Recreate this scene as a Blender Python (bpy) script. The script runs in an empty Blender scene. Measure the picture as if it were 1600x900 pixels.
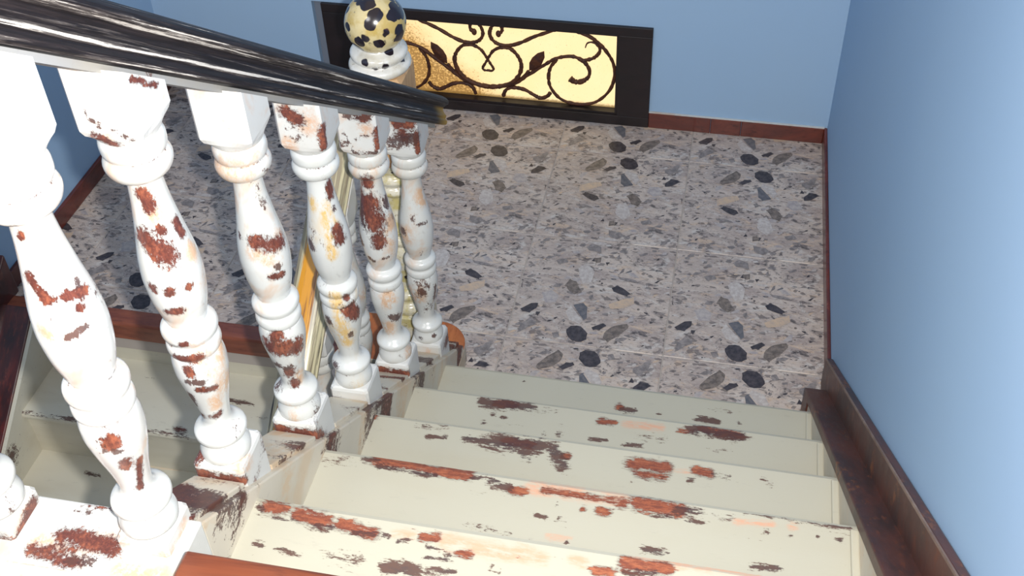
import bpy, bmesh, math, random
import numpy as np
from mathutils import Vector, Matrix
from mathutils import noise as mnoise

scene = bpy.context.scene
COL = scene.collection

# ------------------------------------------------------------------ camera, light, exposure
CAM_POS = Vector((-0.36157, -2.01659, 2.34787))
YAW, PITCH, ROLL = 0.208371, -0.698595, -0.028932
def camera_axes():
    cy, sy, cp, sp = math.cos(YAW), math.sin(YAW), math.cos(PITCH), math.sin(PITCH)
    f = Vector((-sy * cp, cy * cp, sp)); r = Vector((cy, sy, 0)); u = r.cross(f)
    cr, sr = math.cos(ROLL), math.sin(ROLL)
    return r * cr + u * sr, u * cr - r * sr, f
CR, CU, CF = camera_axes()
cam_data = bpy.data.cameras.new('camera'); cam = bpy.data.objects.new('camera', cam_data); COL.objects.link(cam)
cam.matrix_world = Matrix(((CR.x, CU.x, -CF.x, CAM_POS.x), (CR.y, CU.y, -CF.y, CAM_POS.y), (CR.z, CU.z, -CF.z, CAM_POS.z), (0, 0, 0, 1)))
cam_data.sensor_width = 36.0
cam_data.lens = 36.0 * 1762.055 / 1600.0
cam_data.shift_x = (800 - 826.491) / 1600.0
cam_data.shift_y = (329.727 - 450) / 1600.0
cam_data.clip_start = 0.02
scene.camera = cam

world = bpy.data.worlds.new('world'); scene.world = world; world.use_nodes = True
world.node_tree.nodes['Background'].inputs[0].default_value = (1.0, 0.98, 0.95, 1)
world.node_tree.nodes['Background'].inputs[1].default_value = 0.42

# the camera's own flash, just right of the lens
flash_data = bpy.data.lights.new('camera_flash', 'SPOT'); flash_data.energy = 245.0; flash_data.spot_size = math.radians(150); flash_data.spot_blend = 1.0; flash_data.shadow_soft_size = 0.012
flash_data.color = (1.0, 0.985, 0.95)
flash = bpy.data.objects.new('camera_flash', flash_data); COL.objects.link(flash)
flash_pos = CAM_POS + CR * 0.054 + CF * 0.02
flash_aim = CF - CR * 0.26 + CU * 0.03           # along the lens axis
flash.matrix_world = Matrix.Translation(flash_pos) @ (-flash_aim).to_track_quat('Z', 'Y').to_matrix().to_4x4()

# unseen fill light above the upper floor, added to brighten the right wall
lamp_data = bpy.data.lights.new('unseen_fill_light', 'POINT'); lamp_data.energy = 85.0; lamp_data.shadow_soft_size = 0.45
lamp_data.color = (1.0, 0.98, 0.96)
lamp = bpy.data.objects.new('unseen_fill_light', lamp_data); COL.objects.link(lamp); lamp.location = (-1.75, -2.35, 3.25)

vs = scene.view_settings
vs.view_transform = 'Standard'; vs.look = 'None'; vs.gamma = 1.0; vs.use_curve_mapping = False
vs.exposure = 0.0

# ------------------------------------------------------------------ data
# wear marks on each tread: x1, y1, x2, y2, radius, kind
TREAD_MARKS = {1: [[-0.5249, -0.2061, -0.4963, -0.2073, 0.0086, 'D'], [-0.434, -0.2027, -0.434, -0.2027, 0.0051, 'D'], [-0.3374, -0.2022, -0.294, -0.2047, 0.0085, 'D'], [-0.2419, -0.2017, -0.2419, -0.2017, 0.0067, 'D'], [-0.5321, -0.1991, -0.5306, -0.1989, 0.0086, 'R'], [-0.7798, -0.1574, -0.7798, -0.1574, 0.0036, 'D']], 2: [[-0.8234, -0.3949, -0.7111, -0.3869, 0.0127, 'D'], [-0.7919, -0.3895, -0.7532, -0.3904, 0.0095, 'R'], [-0.698, -0.3941, -0.6547, -0.3903, 0.0094, 'G'], [-0.7944, -0.4257, -0.7916, -0.4252, 0.0047, 'D'], [-0.8112, -0.449, -0.8098, -0.4488, 0.0062, 'D'], [-0.772, -0.4274, -0.7656, -0.43, 0.0047, 'D'], [-0.6721, -0.4559, -0.6693, -0.4554, 0.006, 'D'], [-0.6423, -0.4543, -0.6378, -0.4554, 0.006, 'D'], [-0.5557, -0.4029, -0.5258, -0.4014, 0.0077, 'R'], [-0.4988, -0.4004, -0.4193, -0.3994, 0.0077, 'P'], [-0.3812, -0.4, -0.3532, -0.3987, 0.0045, 'R'], [-0.3497, -0.3909, -0.2449, -0.3925, 0.0136, 'D'], [-0.3289, -0.3873, -0.2507, -0.3881, 0.0106, 'R'], [-0.5724, -0.4548, -0.5344, -0.4535, 0.0045, 'D'], [-0.4972, -0.4577, -0.4555, -0.4557, 0.0044, 'D']], 3: [[-0.9015, -0.626, -0.8428, -0.6209, 0.0084, 'G'], [-0.8706, -0.652, -0.8323, -0.647, 0.0041, 'D'], [-0.7975, -0.6442, -0.7404, -0.6423, 0.0081, 'D'], [-0.7304, -0.6406, -0.6484, -0.636, 0.0188, 'D'], [-0.7141, -0.6377, -0.6628, -0.6353, 0.0081, 'R'], [-0.6735, -0.6594, -0.671, -0.659, 0.0119, 'D'], [-0.6613, -0.6699, -0.6597, -0.6712, 0.0065, 'D'], [-0.6187, -0.6372, -0.5933, -0.6736, 0.0133, 'D'], [-0.5905, -0.6528, -0.5892, -0.6526, 0.0079, 'R'], [-0.4574, -0.6499, -0.3958, -0.6453, 0.0129, 'R'], [-0.4426, -0.6703, -0.402, -0.6693, 0.0102, 'R'], [-0.4602, -0.6886, -0.4409, -0.6852, 0.0025, 'D'], [-0.4017, -0.6723, -0.3993, -0.6719, 0.0051, 'D'], [-0.3891, -0.6503, -0.3425, -0.6483, 0.0039, 'P'], [-0.3367, -0.6442, -0.3095, -0.6471, 0.009, 'R'], [-0.346, -0.6656, -0.3448, -0.6653, 0.0063, 'D'], [-0.3059, -0.6464, -0.273, -0.6467, 0.0051, 'D'], [-0.2102, -0.6418, -0.193, -0.6523, 0.0051, 'G'], [-0.2501, -0.6168, -0.2133, -0.6211, 0.0026, 'G'], [-1.0, -0.6213, -0.9887, -0.6227, 0.0057, 'R']], 4: [[-0.9187, -0.8614, -0.8907, -0.8607, 0.0048, 'D'], [-0.8911, -0.8594, -0.727, -0.864, 0.0106, 'R'], [-0.8875, -0.8714, -0.7828, -0.8738, 0.0059, 'D'], [-0.7192, -0.8681, -0.6966, -0.8628, 0.0046, 'D'], [-0.6889, -0.8669, -0.6533, -0.8755, 0.0079, 'D'], [-0.6455, -0.8808, -0.6255, -0.8799, 0.0067, 'R'], [-0.6201, -0.8737, -0.5799, -0.8746, 0.0078, 'P'], [-0.6103, -0.8666, -0.458, -0.8677, 0.0112, 'P'], [-0.5916, -0.8713, -0.4706, -0.8712, 0.0056, 'R'], [-0.4922, -0.8958, -0.4802, -0.8962, 0.0065, 'R'], [-0.5211, -0.8983, -0.52, -0.8981, 0.0043, 'R'], [-0.4572, -0.8741, -0.455, -0.8737, 0.0098, 'R'], [-0.4285, -0.869, -0.3618, -0.869, 0.0141, 'R'], [-0.4037, -0.8892, -0.374, -0.8865, 0.0043, 'D'], [-0.3616, -0.8702, -0.3244, -0.8688, 0.0086, 'D'], [-0.3526, -0.8891, -0.3197, -0.8896, 0.0043, 'D'], [-0.3166, -0.8738, -0.2735, -0.8701, 0.0075, 'G'], [-0.2658, -0.8776, -0.2084, -0.8725, 0.0053, 'P'], [-0.256, -0.8606, -0.0814, -0.8601, 0.0024, 'D'], [-0.2174, -0.8866, -0.2163, -0.8864, 0.0042, 'D'], [-0.1781, -0.8883, -0.177, -0.8881, 0.0042, 'D'], [-0.1339, -0.8842, -0.1329, -0.884, 0.0021, 'D'], [-0.0992, -0.8854, -0.0982, -0.8852, 0.0062, 'D'], [-0.1752, -0.8704, -0.1742, -0.8702, 0.0063, 'P'], [-0.5953, -0.9229, -0.5769, -0.9222, 0.0032, 'D'], [-0.5663, -0.8959, -0.5652, -0.8957, 0.0044, 'D'], [-0.5567, -0.9199, -0.5556, -0.9198, 0.0043, 'D'], [-0.5364, -0.9639, -0.5354, -0.9637, 0.0041, 'D'], [-0.5701, -0.96, -0.533, -0.9584, 0.0041, 'P'], [-0.4111, -0.9564, -0.3755, -0.9585, 0.0061, 'D'], [-0.2374, -0.959, -0.1931, -0.9547, 0.0059, 'D'], [-0.0931, -0.931, -0.0931, -0.931, 0.003, 'D'], [-0.7158, -0.967, -0.6313, -0.9659, 0.0063, 'G']], 5: [[-0.9813, -1.1051, -0.9732, -1.1129, 0.0059, 'D'], [-0.9671, -1.1049, -0.9459, -1.1046, 0.0117, 'R'], [-0.9525, -1.1195, -0.919, -1.1204, 0.0039, 'D'], [-0.9168, -1.1098, -0.8728, -1.1156, 0.0106, 'R'], [-0.8987, -1.1269, -0.8584, -1.1232, 0.0047, 'D'], [-0.8521, -1.1154, -0.7968, -1.1223, 0.0085, 'R'], [-0.8312, -1.125, -0.7931, -1.1249, 0.0047, 'D'], [-0.7922, -1.1182, -0.7728, -1.1246, 0.0037, 'D'], [-0.7663, -1.1169, -0.7432, -1.1161, 0.0065, 'P'], [-0.7599, -1.1289, -0.7415, -1.1224, 0.0037, 'D'], [-0.7257, -1.1163, -0.7036, -1.1124, 0.0055, 'R'], [-0.7169, -1.1278, -0.6774, -1.1369, 0.0036, 'D'], [-0.691, -1.1167, -0.6045, -1.1208, 0.0109, 'P'], [-0.6672, -1.1319, -0.6501, -1.1321, 0.0054, 'R'], [-0.6182, -1.1232, -0.5457, -1.12, 0.0089, 'P'], [-0.9636, -1.1682, -0.9513, -1.1693, 0.0046, 'D'], [-0.9297, -1.172, -0.8906, -1.1747, 0.0032, 'D'], [-0.9565, -1.1864, -0.9555, -1.1862, 0.0046, 'G'], [-0.8536, -1.1724, -0.8055, -1.1692, 0.009, 'G'], [-0.7612, -1.174, -0.7196, -1.1708, 0.0105, 'D'], [-0.7123, -1.1452, -0.6978, -1.1459, 0.0036, 'D'], [-0.6867, -1.145, -0.6702, -1.1431, 0.0036, 'D'], [-0.7037, -1.1669, -0.6652, -1.1632, 0.0052, 'D'], [-0.6155, -1.1481, -0.6146, -1.148, 0.0035, 'D'], [-0.6035, -1.1522, -0.6026, -1.1521, 0.0035, 'D'], [-0.4268, -1.1073, -0.3716, -1.1048, 0.0105, 'R'], [-0.4252, -1.1205, -0.3823, -1.115, 0.0052, 'D'], [-0.4683, -1.1251, -0.4502, -1.124, 0.0069, 'R'], [-0.4161, -1.098, -0.2337, -1.0865, 0.0079, 'P'], [-0.5854, -1.1132, -0.5519, -1.1221, 0.0089, 'P'], [-0.5023, -1.1133, -0.4861, -1.1168, 0.007, 'P']]}
# wear marks on each baluster, in its own space: ends, radius, kind
SPINDLE_MARKS = {1: [[0.0088, -0.0355, 0.6032, -0.0007, -0.0223, 0.5736, 0.0034, 'R'], [-0.0051, -0.0275, 0.5247, 0.0091, -0.0311, 0.4954, 0.0058, 'R'], [0.025, -0.0207, 0.4946, 0.0327, -0.0063, 0.4895, 0.0065, 'R'], [0.0316, -0.0165, 0.4754, 0.0319, -0.0166, 0.4736, 0.0051, 'R'], [0.0306, -0.0059, 0.5028, 0.0312, -0.0065, 0.4988, 0.0044, 'D'], [-0.0261, -0.0251, 0.4885, -0.0266, -0.0255, 0.4842, 0.0045, 'G'], [-0.0026, -0.0357, 0.4744, -0.0022, -0.036, 0.4728, 0.0044, 'G'], [0.0079, -0.035, 0.4736, 0.0088, -0.0351, 0.4719, 0.0037, 'G'], [0.0184, -0.0341, 0.4453, 0.0338, -0.0178, 0.4509, 0.0045, 'D'], [-0.0224, -0.0213, 0.554, -0.0275, -0.0265, 0.5037, 0.0058, 'P'], [-0.0009, -0.038, 0.4529, 0.0004, -0.0383, 0.4495, 0.0104, 'P'], [0.0172, -0.0329, 0.27, 0.0161, -0.0338, 0.2614, 0.0081, 'R'], [0.0194, -0.0267, 0.2241, 0.016, -0.0259, 0.21, 0.0058, 'R'], [0.0279, -0.0124, 0.2101, 0.0155, -0.0141, 0.1532, 0.0042, 'R'], [-0.0247, -0.0236, 0.23, 0.0073, -0.0363, 0.2519, 0.0025, 'D'], [0.0182, -0.032, 0.2488, 0.0221, -0.029, 0.2447, 0.0041, 'D'], [-0.0242, -0.0231, 0.2184, -0.0238, -0.0227, 0.2118, 0.0102, 'P'], [-0.0201, -0.019, 0.1748, -0.0195, -0.0184, 0.1598, 0.0104, 'P'], [-0.0301, -0.0293, 0.3556, -0.028, -0.027, 0.3513, 0.0032, 'D'], [0.0264, -0.0058, 0.3511, 0.0281, 0.0047, 0.3562, 0.0031, 'D'], [-0.0268, -0.0258, 0.3192, -0.0209, -0.0273, 0.3176, 0.0048, 'G']], 2: [[0.0055, -0.0214, 0.5771, 0.0108, -0.0214, 0.5557, 0.0073, 'R'], [0.028, -0.0035, 0.5226, 0.0313, -0.0029, 0.5014, 0.0058, 'R'], [-0.0024, -0.0296, 0.5123, 0.0188, -0.0288, 0.4828, 0.0133, 'R'], [0.0159, -0.0235, 0.5222, 0.0169, -0.0231, 0.52, 0.0066, 'R'], [-0.0094, -0.038, 0.4361, -0.0087, -0.0381, 0.4319, 0.006, 'R'], [0.0118, -0.0373, 0.4309, 0.0118, -0.0373, 0.4275, 0.006, 'R'], [0.0319, -0.0226, 0.4292, 0.0321, -0.0223, 0.4267, 0.0043, 'R'], [0.0126, -0.0216, 0.546, 0.0135, -0.0216, 0.543, 0.0082, 'P'], [0.0363, -0.0008, 0.4712, 0.0369, -0.0014, 0.4652, 0.0102, 'P'], [-0.0002, -0.0363, 0.3911, 0.0163, -0.0326, 0.3925, 0.0061, 'R'], [-0.0223, -0.027, 0.3184, 0.0112, -0.0364, 0.3331, 0.0046, 'R'], [-0.0074, -0.0364, 0.3009, 0.0199, -0.0314, 0.3005, 0.0073, 'R'], [0.0023, -0.0361, 0.2793, 0.0029, -0.037, 0.2726, 0.0064, 'R'], [-0.0071, -0.0365, 0.2546, 0.0151, -0.0339, 0.2533, 0.0047, 'D'], [0.0084, -0.034, 0.2361, 0.0238, -0.025, 0.2329, 0.0056, 'R'], [-0.0129, -0.0293, 0.2185, -0.0125, -0.0234, 0.1897, 0.0057, 'D'], [-0.0181, -0.0133, 0.1584, 0.0159, -0.0165, 0.1677, 0.0059, 'R'], [0.0333, 0.004, 0.2908, 0.0363, -0.0059, 0.2762, 0.011, 'P'], [0.0193, -0.0221, 0.2043, 0.0178, -0.0186, 0.1861, 0.0076, 'P'], [-0.0342, -0.026, 0.2719, -0.0319, -0.0242, 0.2333, 0.0037, 'D']], 3: [[0.0085, -0.033, 0.4851, 0.035, -0.0111, 0.4672, 0.0109, 'R'], [0.0028, -0.0365, 0.4692, 0.0039, -0.0369, 0.4632, 0.01, 'P'], [0.0206, -0.0321, 0.4521, 0.021, -0.0322, 0.4483, 0.008, 'P'], [0.0307, -0.0243, 0.4318, 0.031, -0.0238, 0.4287, 0.0051, 'D'], [0.0212, -0.0321, 0.4146, 0.0318, -0.0208, 0.4098, 0.0061, 'R'], [-0.0074, -0.0367, 0.257, 0.0298, -0.0214, 0.2476, 0.0152, 'R'], [0.0057, -0.0345, 0.2858, 0.0061, -0.0356, 0.2795, 0.0086, 'R'], [-0.0107, -0.027, 0.2025, 0.0088, -0.0266, 0.1978, 0.0078, 'D'], [0.0086, -0.0245, 0.1875, 0.0079, -0.0231, 0.1794, 0.01, 'R'], [0.0099, -0.0185, 0.1535, 0.0101, -0.0181, 0.1481, 0.0079, 'R'], [0.0198, -0.0124, 0.1714, 0.0174, -0.0113, 0.1518, 0.0079, 'P'], [0.0165, -0.0151, 0.5908, 0.0167, -0.014, 0.5839, 0.0058, 'G'], [-0.018, -0.0276, 0.4921, -0.0174, -0.0289, 0.4869, 0.005, 'D'], [0.0379, -0.0145, 0.612, 0.0351, 0.0185, 0.6005, 0.0038, 'D']], 4: [[0.0211, -0.0063, 0.5792, 0.022, -0.0109, 0.5499, 0.0068, 'R'], [0.025, -0.0108, 0.5298, 0.0256, -0.0122, 0.5222, 0.0046, 'D'], [0.0285, -0.0191, 0.4836, 0.0315, -0.0202, 0.4591, 0.0104, 'R'], [0.0137, -0.0219, 0.5403, 0.017, -0.0352, 0.4315, 0.008, 'Y'], [-0.0253, -0.0279, 0.4575, -0.021, -0.0328, 0.4424, 0.007, 'D'], [-0.0123, -0.0215, 0.5481, -0.0125, -0.0234, 0.5351, 0.008, 'P'], [0.0077, -0.0365, 0.3264, 0.0104, -0.0253, 0.1942, 0.0109, 'Y'], [0.0247, -0.0277, 0.3257, 0.0234, -0.0242, 0.3154, 0.0061, 'R'], [0.0257, -0.022, 0.29, 0.0335, -0.0164, 0.2651, 0.0123, 'R'], [-0.0169, -0.0332, 0.2681, -0.017, -0.0328, 0.2503, 0.0075, 'D'], [-0.0257, -0.0218, 0.1212, -0.0203, -0.0289, 0.1242, 0.0065, 'D'], [0.0207, -0.0255, 0.223, 0.02, -0.0236, 0.212, 0.005, 'D']], 5: [[0.0056, -0.0396, 0.6086, -0.0019, -0.0219, 0.5807, 0.0102, 'R'], [-0.0105, -0.0241, 0.5367, 0.0067, -0.0331, 0.4869, 0.0222, 'R'], [-0.0269, -0.0114, 0.524, -0.0189, -0.0307, 0.4726, 0.0119, 'D'], [0.0104, -0.037, 0.449, 0.0105, -0.0377, 0.4355, 0.012, 'R'], [0.0271, -0.0034, 0.5299, 0.0281, -0.0063, 0.5188, 0.0105, 'D'], [0.0333, -0.0109, 0.4788, 0.0342, -0.0134, 0.4671, 0.0159, 'P'], [-0.016, -0.0322, 0.3889, -0.0047, -0.0346, 0.3837, 0.0054, 'D'], [0.0166, -0.0324, 0.3922, 0.0259, -0.0257, 0.3931, 0.0041, 'D'], [0.0146, -0.0329, 0.2802, 0.0149, -0.0342, 0.2659, 0.014, 'P'], [0.0136, -0.0283, 0.2147, 0.0234, -0.0165, 0.2004, 0.01, 'D'], [0.002, -0.0251, 0.1832, 0.0006, -0.0224, 0.1639, 0.013, 'P'], [-0.0366, -0.0157, 0.2571, -0.0281, -0.0119, 0.1749, 0.0071, 'D'], [-0.0366, -0.0157, 0.4343, -0.0294, -0.0257, 0.4227, 0.0081, 'D']], 6: [[0.0224, -0.0104, 0.5488, 0.0253, -0.0136, 0.5195, 0.0118, 'P'], [-0.0225, -0.0312, 0.448, -0.0215, -0.0327, 0.4375, 0.0075, 'D'], [0.0155, -0.0329, 0.4705, 0.0325, -0.0175, 0.4657, 0.0045, 'D'], [-0.0052, -0.0343, 0.2868, 0.0214, -0.0303, 0.2722, 0.0125, 'G'], [0.0058, -0.0369, 0.2566, 0.0066, -0.0362, 0.2495, 0.0079, 'D'], [0.0351, -0.0131, 0.2581, 0.0289, -0.0099, 0.2102, 0.0047, 'D'], [-0.0114, -0.0342, 0.0865, -0.0096, -0.035, 0.0853, 0.0049, 'D'], [0.022, -0.0253, 0.0926, 0.0248, -0.0235, 0.0911, 0.0049, 'D'], [0.005, -0.0331, 0.4886, 0.006, -0.0343, 0.4801, 0.0089, 'G']]}
BLOCK_MARKS = {2: [[-0.0208, -0.04, 0.705, -0.0084, -0.04, 0.6888, 0.0031, 'D'], [-0.0168, -0.04, 0.6736, 0.0021, -0.04, 0.6622, 0.0055, 'R'], [0.0086, -0.04, 0.6881, 0.0261, -0.04, 0.6723, 0.0031, 'D'], [-0.001, -0.04, 0.6736, 0.0001, -0.04, 0.6719, 0.0047, 'P'], [0.04, -0.03, 0.7507, 0.04, 0.018, 0.7117, 0.003, 'R']], 4: [[-0.0189, -0.04, 0.747, 0.0031, -0.04, 0.7342, 0.0096, 'R'], [0.0175, -0.04, 0.7346, 0.017, -0.04, 0.7243, 0.0128, 'P'], [-0.0063, -0.04, 0.71, -0.0056, -0.04, 0.701, 0.0151, 'G'], [-0.0215, -0.04, 0.686, -0.021, -0.04, 0.6754, 0.0087, 'P'], [0.04, -0.0334, 0.7171, 0.04, -0.0371, 0.6779, 0.0064, 'R']], 5: [[-0.0165, -0.04, 0.7585, 0.0315, -0.04, 0.761, 0.0061, 'D'], [0.015, -0.04, 0.7591, 0.0174, -0.04, 0.7579, 0.0098, 'R'], [0.0197, -0.04, 0.736, 0.0201, -0.04, 0.7286, 0.0098, 'P'], [-0.0265, -0.04, 0.7217, -0.0114, -0.04, 0.67, 0.0025, 'D'], [-0.0069, -0.04, 0.7058, 0.0387, -0.04, 0.7247, 0.0025, 'D'], [-0.0073, -0.04, 0.672, 0.0358, -0.04, 0.6772, 0.0038, 'D'], [0.04, -0.0366, 0.7344, 0.0391, -0.04, 0.6838, 0.0037, 'R'], [-0.0329, -0.04, 0.6936, -0.0322, -0.04, 0.6891, 0.005, 'D']], 6: [[-0.0013, -0.04, 0.7573, 0.0246, -0.04, 0.7602, 0.0111, 'R'], [-0.0196, -0.04, 0.7055, 0.0285, -0.04, 0.725, 0.0141, 'D'], [0.009, -0.04, 0.7313, 0.0098, -0.04, 0.7245, 0.0112, 'R'], [0.0383, -0.04, 0.7381, 0.0394, -0.04, 0.6864, 0.0056, 'R']]}
# stones of the tile pattern, in tile units
STONES = [('dark', [(0.047, 0.257), (0.108, 0.32), (0.153, 0.328), (0.15, 0.282), (0.114, 0.232), (0.068, 0.237)]), ('dark', [(0.153, 0.251), (0.183, 0.253), (0.169, 0.21)]), ('grey', [(0.067, 0.043), (0.078, 0.129), (0.126, 0.199), (0.17, 0.16), (0.167, 0.129), (0.11, 0.081)]), ('dark', [(0.373, 0.125), (0.395, 0.16), (0.46, 0.166), (0.511, 0.111), (0.512, 0.058), (0.481, 0.031), (0.421, 0.035), (0.387, 0.075)]), ('slate', [(0.381, 0.35), (0.445, 0.377), (0.475, 0.345), (0.487, 0.245), (0.468, 0.223)]), ('white', [(0.341, 0.283), (0.365, 0.343), (0.463, 0.218), (0.447, 0.184), (0.376, 0.211)]), ('brown', [(0.612, 0.09), (0.622, 0.152), (0.675, 0.207), (0.748, 0.235), (0.758, 0.199), (0.708, 0.122), (0.646, 0.059)]), ('dark', [(0.527, 0.167), (0.596, 0.217), (0.621, 0.198), (0.583, 0.154), (0.541, 0.146)]), ('brown', [(0.298, 0.527), (0.32, 0.586), (0.368, 0.572), (0.417, 0.481), (0.377, 0.447), (0.317, 0.497)]), ('dark', [(0.607, 0.546), (0.638, 0.576), (0.698, 0.545), (0.739, 0.511), (0.718, 0.483), (0.623, 0.516)]), ('grey', [(0.638, 0.66), (0.755, 0.646), (0.762, 0.63), (0.7, 0.623), (0.653, 0.637)]), ('tan', [(0.606, 0.391), (0.698, 0.455), (0.762, 0.486), (0.769, 0.427), (0.708, 0.377), (0.622, 0.354)]), ('grey', [(0.236, 0.533), (0.288, 0.534), (0.26, 0.496), (0.219, 0.497)]), ('grey', [(0.197, 0.757), (0.264, 0.786), (0.282, 0.745), (0.222, 0.718)]), ('dark', [(0.435, 0.78), (0.458, 0.827), (0.458, 0.784)]), ('dark', [(0.534, 0.788), (0.563, 0.792), (0.55, 0.756)]), ('grey', [(0.379, 0.92), (0.42, 0.963), (0.483, 0.938), (0.492, 0.877), (0.407, 0.889)]), ('white', [(0.36, 0.698), (0.404, 0.757), (0.473, 0.683), (0.465, 0.58), (0.411, 0.555), (0.379, 0.616)]), ('pale', [(0.157, 0.429), (0.219, 0.464), (0.274, 0.416), (0.262, 0.349), (0.196, 0.338)]), ('dark', [(0.005, 0.656), (0.021, 0.452), (0.012, 0.462), (-0.001, 0.637)]), ('grey', [(0.468, 0.449), (0.493, 0.469), (0.51, 0.432), (0.485, 0.411)]), ('brown', [(0.453, 0.818), (0.498, 0.834), (0.5, 0.782), (0.472, 0.769)]), ('grey', [(0.287, 0.08), (0.329, 0.095), (0.341, 0.052), (0.305, 0.038)])]
# right half of the window grille, (x from its middle, z)
IRON = {'top': [(0.043, 0.3168), (0.0558, 0.3285), (0.0541, 0.3492), (0.0372, 0.3559), (0.0213, 0.3448), (0.012, 0.3175), (0.019, 0.2935), (0.0401, 0.2764), (0.0773, 0.2729), (0.1212, 0.289), (0.1711, 0.3183), (0.2416, 0.3504)], 'heart': [(0.0036, 0.1645), (-0.0124, 0.1629), (-0.0195, 0.1725), (-0.0076, 0.1956), (0.0098, 0.2285), (0.0232, 0.2477), (0.0488, 0.2623), (0.0831, 0.2606), (0.1102, 0.2311), (0.1205, 0.196), (0.1111, 0.1548), (0.0847, 0.121), (0.0457, 0.1019), (0.0004, 0.0942)], 'scroll': [(0.0262, 0.0954), (0.0909, 0.1156), (0.1428, 0.158), (0.2001, 0.2039), (0.2314, 0.2286), (0.2623, 0.2438), (0.3053, 0.2502), (0.3422, 0.2324), (0.361, 0.202), (0.3582, 0.1727), (0.3367, 0.1523), (0.3119, 0.1475), (0.2932, 0.1588)], 'ring': [(0.2469, 0.2323), (0.2249, 0.1992), (0.217, 0.1583), (0.224, 0.1147), (0.2553, 0.073), (0.2996, 0.0552), (0.3564, 0.0576), (0.4, 0.0811), (0.4363, 0.1296), (0.4501, 0.1894), (0.4427, 0.2388), (0.4206, 0.279), (0.3897, 0.3144), (0.3533, 0.3387), (0.3111, 0.3506)], 'curl': [(0.3361, 0.2368), (0.3726, 0.2496), (0.3935, 0.2729), (0.3949, 0.294), (0.3747, 0.313), (0.3536, 0.3089), (0.346, 0.2894)], 'stalk': [(0.0909, 0.1141), (0.1268, 0.149), (0.1464, 0.1767)], 'foot': [(0.0504, 0.0586), (0.0611, 0.0863), (0.0872, 0.1003), (0.1286, 0.0956), (0.16, 0.0779), (0.1866, 0.0657), (0.2109, 0.0758), (0.2225, 0.0921)]}
IRON_LEAF = [(0.1476, 0.1768), (0.149, 0.2097), (0.1601, 0.2324), (0.1791, 0.2521), (0.2028, 0.2629), (0.2042, 0.2367), (0.1907, 0.2008), (0.1716, 0.1829)]

# ------------------------------------------------------------------ dimensions (metres)
D = 1.247                      # back wall
H, T, Y0 = 0.1858, 0.23947, -0.13   # riser, going, first nose
XL, XW = -0.989, -0.070        # treads between the two strings
XLEFT = -2.42                  # left wall
TILE = 0.4511
SL = H / T
def nose_y(k): return Y0 - (k - 1) * T
def string_z(y): return 0.107 - SL * y        # top of the upper strings
def rail_z(y): return 0.850 - SL * y          # underside of the upper handrail
def low_z(y): return SL * (y - 0.019) + 0.022 # top of the lower strings

# ------------------------------------------------------------------ materials
class NT:
    def __init__(s, name):
        s.m = bpy.data.materials.new(name); s.m.use_nodes = True
        s.t = s.m.node_tree; s.n = s.t.nodes; s.l = s.t.links
        s.b = s.n['Principled BSDF']
    def node(s, typ, **kw):
        n = s.n.new(typ)
        for k, v in kw.items(): setattr(n, k, v)
        return n
    def put(s, sock, v):
        if isinstance(v, bpy.types.NodeSocket): s.l.new(v, sock)
        else: sock.default_value = v
    def math(s, op, a, b=0.0, c=None, clamp=False):
        n = s.node('ShaderNodeMath', operation=op, use_clamp=clamp)
        s.put(n.inputs[0], a); s.put(n.inputs[1], b)
        if c is not None: s.put(n.inputs[2], c)
        return n.outputs[0]
    def mix(s, f, a, b):
        n = s.node('ShaderNodeMix', data_type='RGBA')
        s.put(n.inputs[0], f); s.put(n.inputs[6], a); s.put(n.inputs[7], b)
        return n.outputs[2]
    def step(s, v, lo, hi):
        n = s.node('ShaderNodeMapRange', interpolation_type='SMOOTHSTEP')
        s.put(n.inputs[0], v); n.inputs[1].default_value = lo; n.inputs[2].default_value = hi
        return n.outputs[0]
    def coords(s, scale=(1, 1, 1), kind='Object', loc=(0, 0, 0)):
        tc = s.node('ShaderNodeTexCoord'); mp = s.node('ShaderNodeMapping')
        s.l.new(tc.outputs[kind], mp.inputs[0]); mp.inputs[3].default_value = scale; mp.inputs[1].default_value = loc
        return mp.outputs[0]
    def noise(s, vec, scale, detail=4, rough=0.6, dist=0.0):
        n = s.node('ShaderNodeTexNoise'); s.l.new(vec, n.inputs['Vector'])
        n.inputs['Scale'].default_value = scale; n.inputs['Detail'].default_value = detail
        n.inputs['Roughness'].default_value = rough; n.inputs['Distortion'].default_value = dist
        return n.outputs[0]
    def voronoi(s, vec, scale, out='Distance', feature='F1', rand=1.0):
        n = s.node('ShaderNodeTexVoronoi', feature=feature); s.l.new(vec, n.inputs['Vector'])
        n.inputs['Scale'].default_value = scale; n.inputs['Randomness'].default_value = rand
        return n.outputs[out]
    def attr(s, name):
        n = s.node('ShaderNodeAttribute'); n.attribute_name = name
        sp = s.node('ShaderNodeSeparateColor'); s.l.new(n.outputs['Color'], sp.inputs[0])
        return sp.outputs[0], sp.outputs[1], sp.outputs[2]
    def bump(s, h, strength=0.3, dist=0.002):
        n = s.node('ShaderNodeBump'); s.l.new(h, n.inputs['Height'])
        n.inputs['Strength'].default_value = strength; n.inputs['Distance'].default_value = dist
        s.l.new(n.outputs[0], s.b.inputs['Normal'])
    def done(s, color=None, rough=None, spec=None, coat=None):
        if color is not None: s.put(s.b.inputs['Base Color'], color)
        if rough is not None: s.put(s.b.inputs['Roughness'], rough)
        if spec is not None: s.b.inputs['Specular IOR Level'].default_value = spec
        if coat is not None: s.b.inputs['Coat Weight'].default_value = coat; s.b.inputs['Coat Roughness'].default_value = 0.15
        return s.m

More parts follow.
